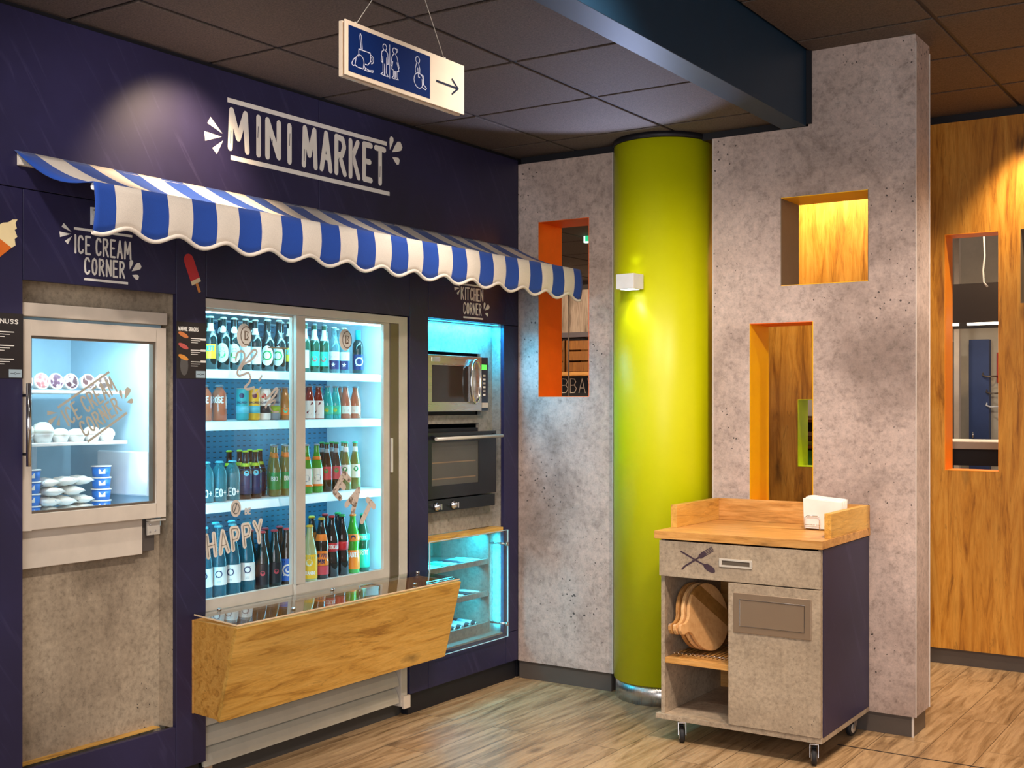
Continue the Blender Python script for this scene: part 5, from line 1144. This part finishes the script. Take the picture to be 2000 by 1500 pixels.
# spoon in a cup with croissant: unit about .1 m
icon('cup_pictogram', [[(.28, .50), (.86, .50), (.86, .22), (.72, .08), (.60, .08)], [(.28, .50), (.28, .24)], ar(.88, .30, .14, 85, -80), ar(.88, .30, .07, 85, -80), [(.40, .52), (.33, .95), (.36, 1.02), (.41, .95), (.46, .52)],
     ar(.34, .12, .20, 0, 180, 10, .20), [(.14, .12), (.10, -.06), (.22, -.10), (.50, -.10), (.54, .12)], [(.14, .20), (.02, .10), (-.06, -.04), (.0, -.10), (.10, -.06)], [(.54, .04), (.62, -.10), (.56, -.12)], [(.62, -.04), (.80, -.08), (1.0, -.04), (.98, -.10), (.60, -.12)]], SY0 + .030, 2.428, .085)
def man(cx_): return [ar(cx_, .88, .10, -80, 260, 12), [(cx_ - .05, .77), (cx_ - .15, .70), (cx_ - .18, .38), (cx_ - .13, .34), (cx_ - .10, .55), (cx_ - .09, .02), (cx_ - .20, -.05), (cx_ - .02, -.07), (cx_, .32), (cx_ + .02, -.07), (cx_ + .18, -.06), (cx_ + .09, .04), (cx_ + .10, .55), (cx_ + .14, .34), (cx_ + .19, .36), (cx_ + .15, .70), (cx_ + .05, .77)]]
icon('toilet_pictogram', man(.20) + [[(.46, 1.02), (.46, -.10)], ar(.72, .88, .10, -80, 260, 12), ar(.84, .92, .05, -120, 160, 8), [(.66, .76), (.58, .66), (.52, .36), (.56, .34), (.62, .50), (.56, .24), (.66, .22), (.66, .02), (.58, -.05), (.72, -.06), (.73, .20), (.76, .20), (.78, -.06), (.92, -.05), (.84, .02), (.84, .22), (.95, .24), (.84, .52), (.92, .34), (.96, .36), (.86, .68), (.78, .76)]], 2.600, 2.428, .085)
icon('wheelchair_pictogram', [ar(.30, .88, .11, -80, 260, 12), [(.24, .76), (.16, .55), (.18, .42)], [(.36, .76), (.42, .60), (.42, .42), (.62, .40), (.64, .10), (.80, .0), (.74, -.06), (.56, -.02), (.54, .26)], ar(.36, .18, .26, 0, 360, 18), [(.30, .60), (.34, .30), (.42, .30)]], 2.742, 2.428, .085)
b = MB(); zc = 2.462; ribbon(b, [(2.858, zc), (2.966, zc)], .0062, mps, .0, 0, False); ribbon(b, [(2.938, zc + .022), (2.968, zc), (2.938, zc - .022)], .0062, mps, .0); build('arrow', b, plain('arrow_navy', srgb(14, 26, 50), .5), hs)
apex = (SX - .012, (SY0 + SY1) / 2 + .01, 2.829)
for y in (SY0 + .055, SY1 - .085):
    b = MB(); b.tube([(SX - .012, y, SZ1 - .001), apex], .0011, 6); b.lathe([(.004, SZ1), (.003, SZ1 + .008), (0, SZ1 + .008)], (SX - .012, y, 0), 8); build('wire', b, 'alu', hs)

# ------------------------------------------------------------------ beyond the screens
ex = tag(build('exit_sign', MB().box(-.50, -.30, 7.0, 7.03, 2.575, 2.695), glow('exit_white', (0.72, 1, .82, 1), 1.1), None), 'lit green and white exit sign seen through the orange-lined slot', 'sign')
b = MB(); b.box(-.486, -.30, 6.9975, 6.9998, 2.584, 2.686); build('green_field', b, glow('exit_green', (0.02, .55, .22, 1), 1.0), ex)
b = MB(); b.tube([(-1.335, 8.2, 2.61), (-1.335, 8.2, 1.42)], .006, 8); tag(build('power_cable', b, 'cream', None), 'thin pale vertical cord hanging behind the orange-lined slot', 'cord')
PB = wood('grey_plank', srgb(128, 112, 100), srgb(176, 160, 148), srgb(196, 182, 170), 'z', 17, sc=1.2)
b = MB(); b.box(-4.4, .1, 9.6, 9.7, 0, 2.54); struct('wall_far', b, PB)
b = MB(); b.box(-3.2, -1.2, 9.40, 9.598, 2.09, 2.135); struct('trim_8', b, plain('grey_band', srgb(88, 82, 92), .5))
CR = wood('crate_wood', srgb(86, 50, 16), srgb(132, 84, 30), srgb(150, 100, 40), 'z', 23, sc=2)
def crate(x0, x1, lab):
    t = thing('wooden_crate', lab, 'crate'); b = MB()
    b.box(x0, x1, 9.56, 9.58, 1.774, 2.06); build('back_board', b, CR, t)
    for xa, xb in ((x0, x0 + .015), (x1 - .015, x1)):
        b = MB(); b.box(xa, xb, 9.32, 9.559, 1.774, 2.06); build('side_board', b, CR, t, .001)
    for k in range(3):
        b = MB(); b.box(x0 + .016, x1 - .016, 9.32, 9.334, 1.776 + k * .098, 1.858 + k * .098); build('slat', b, CR, t, .001)
crate(-2.33, -2.05, 'brown wooden crate on the oak shelf behind the orange-lined slot, left one'); crate(-2.03, -1.70, 'dark brown wooden crate on the oak shelf behind the slot, right one')
sh = MB(); sh.box(-2.7, -1.5, 9.30, 9.598, 1.738, 1.772); tag(build('wall_shelf', sh, 'oak_x', None, .001), 'oak wall shelf under the crates behind the orange-lined slot', 'shelf')
cbd = thing('chalkboard', 'black board with white lettering under the oak shelf behind the slot', 'board'); b = MB(); b.box(-2.7, -1.5, 9.55, 9.598, 1.50, 1.737); build('board', b, 'ink_black', cbd)
b = MB(); text(b, 'BBAV', -2.215, 1.585, .13, .008, back(9.549), width=.34); build('lettering', b, 'ink_white', cbd)
b = MB(); b.box(-2.7, -1.5, 9.30, 9.598, 1.40, 1.499); struct('trim_9', b, 'cream')
# room behind the oak wall
hd = thing('extractor_hood', 'long black extractor hood with light strip seen through the oak wall opening', 'hood')
b = MB(); b.box(.9, 3.2, 8.6, 9.3, 2.045, 2.315); build('hood_body', b, plain('hood_brown_black', (.018, .012, .010, 1), .5), hd)
for x in (1.2, 1.62, 2.04, 2.46):
    b = MB(); b.box(x, x + .36, 8.598, 8.63, 2.028, 2.044); build('light_strip', b, glow('strip_warm', (1, .88, .7, 1), 5), hd)
strip('hood_light', (1.9, 8.7, 2.02), (0, .35, -1), 14, (1, .86, .7), 1.6, .1, (1, 0, 0))
FW = plain('pale_wall_paint', srgb(190, 180, 160), .7)
b = MB(); b.box(.62, 3.2, 10.55, 10.6, 0, 3.13); struct('wall_far', b, FW)
b = MB(); b.box(1.02, 1.055, 9.95, 10.15, 0, 3.13); struct('wall_far', b, 'conc_wall')
b = MB(); b.box(1.155, 1.195, 10.20, 10.26, 0, 3.13); struct('trim_10', b, 'cream')
d1 = MB(); d1.box(1.215, 1.372, 10.46, 10.548, 0.0, 2.02); d1 = struct('door_1', d1, plain('blue_door_paint', srgb(44, 66, 116), .5)); 
b = MB(); b.tube([(1.25, 10.44, 1.20), (1.25, 10.44, 1.25)], .008, 8); h_ = build('door_handle', b, 'chrome', d1)
b = MB(); b.box(1.05, 1.15, 10.3, 10.35, 0, 2.0); struct('trim_11', b, 'base')
for i, (x, z) in enumerate(((1.37, 1.72), (1.40, 1.58), (1.40, 1.47))):
    b = MB(); b.tube([(x - .045, 10.50, z + .05), (x - .042, 10.44, z), (x, 10.41, z - .012), (x + .05, 10.42, z - .008), (x + .06, 10.50, z - .008)], .007, 8)
    tag(build('coat_hook', b, 'alu_dark' if i < 2 else 'white', None), f'curved wall hook beside the blue door behind the oak wall, {("top", "middle", "bottom")[i]} of three', 'hook', 'wall hooks beside the blue door')
b = MB(); b.box(1.425, 1.46, 10.50, 10.548, 1.66, 1.91); tag(build('fire_box', b, plain('fire_red', srgb(160, 30, 20), .4), None, .002), 'narrow red box on the pale wall behind the oak wall opening', 'box')
cn_ = thing('service_counter', 'pale-topped service counter behind the oak wall opening', 'counter')
b = MB(); b.box(1.0, 3.0, 8.0, 8.55, 1.198, 1.246); build('countertop', b, 'cream', cn_, .003)
b = MB(); b.box(1.05, 2.95, 8.04, 8.5, 1.09, 1.197); build('apron', b, 'hood_brown_black' if False else 'black', cn_)
b = MB(); b.box(1.05, 1.10, 8.06, 8.5, 0, 1.089); build('leg_panel', b, 'alu', cn_); b = MB(); b.box(2.90, 2.95, 8.06, 8.5, 0, 1.089); build('leg_panel', b, 'alu', cn_)
cab_ = MB(); cab_.tube([(1.815, 8.2, 3.139), (1.81, 8.2, 2.75), (1.822, 8.2, 2.45), (1.812, 8.2, 2.36), (1.815, 8.2, 2.28), (1.84, 8.2, 2.25)], .006, 8); tag(build('cable', cab_, 'white', None), 'loose white cable hanging from the ceiling behind the oak wall opening', 'cable')
# shelf unit behind the lime-lined opening
su = thing('bookshelf', 'brown shelf unit seen through the small lime-lined opening', 'shelf unit')
b = MB(); b.box(.40, .42, 8.0, 8.3, 0, 1.40); build('side_board', b, CR, su); b = MB(); b.box(.95, .97, 8.0, 8.3, 0, 1.40); build('side_board', b, CR, su)
for z in (1.06, 1.20, 1.38):
    b = MB(); b.box(.4205, .9495, 8.0, 8.3, z - .02, z); build('shelf', b, CR, su)
b = MB(); b.box(.40, .97, 8.301, 8.315, 0, 1.40); build('back_board', b, 'taupe', su)
bc = [((60, 130, 50), 'green'), ((150, 170, 60), 'yellow-green'), ((90, 60, 40), 'brown'), ((170, 150, 120), 'beige')]
for i in range(3):
    b = MB(); b.box(.50 + .0, .90, 8.03, 8.25, 1.2005 + i * .032, 1.230 + i * .032); c_, n_ = bc[(i + 1) % 4]
    tag(build('folder', b, plain('folder_' + n_, srgb(*c_), .6), None, .002), f'{n_} flat folder lying on the shelf behind the lime-lined opening', 'folder', 'folders behind the lime-lined opening')
b = MB(); b.box(.66, .92, 8.02, 8.2, 1.0605, 1.165); tag(build('storage_box', b, plain('box_green', srgb(70, 150, 40), .6), None, .003), 'green storage box on the shelf behind the lime-lined opening', 'box')
b = MB(); b.box(.2, 1.0, 8.6, 8.65, 0, 2.2); struct('wall_far', b, plain('white_brick_wall', srgb(226, 218, 204), .8))
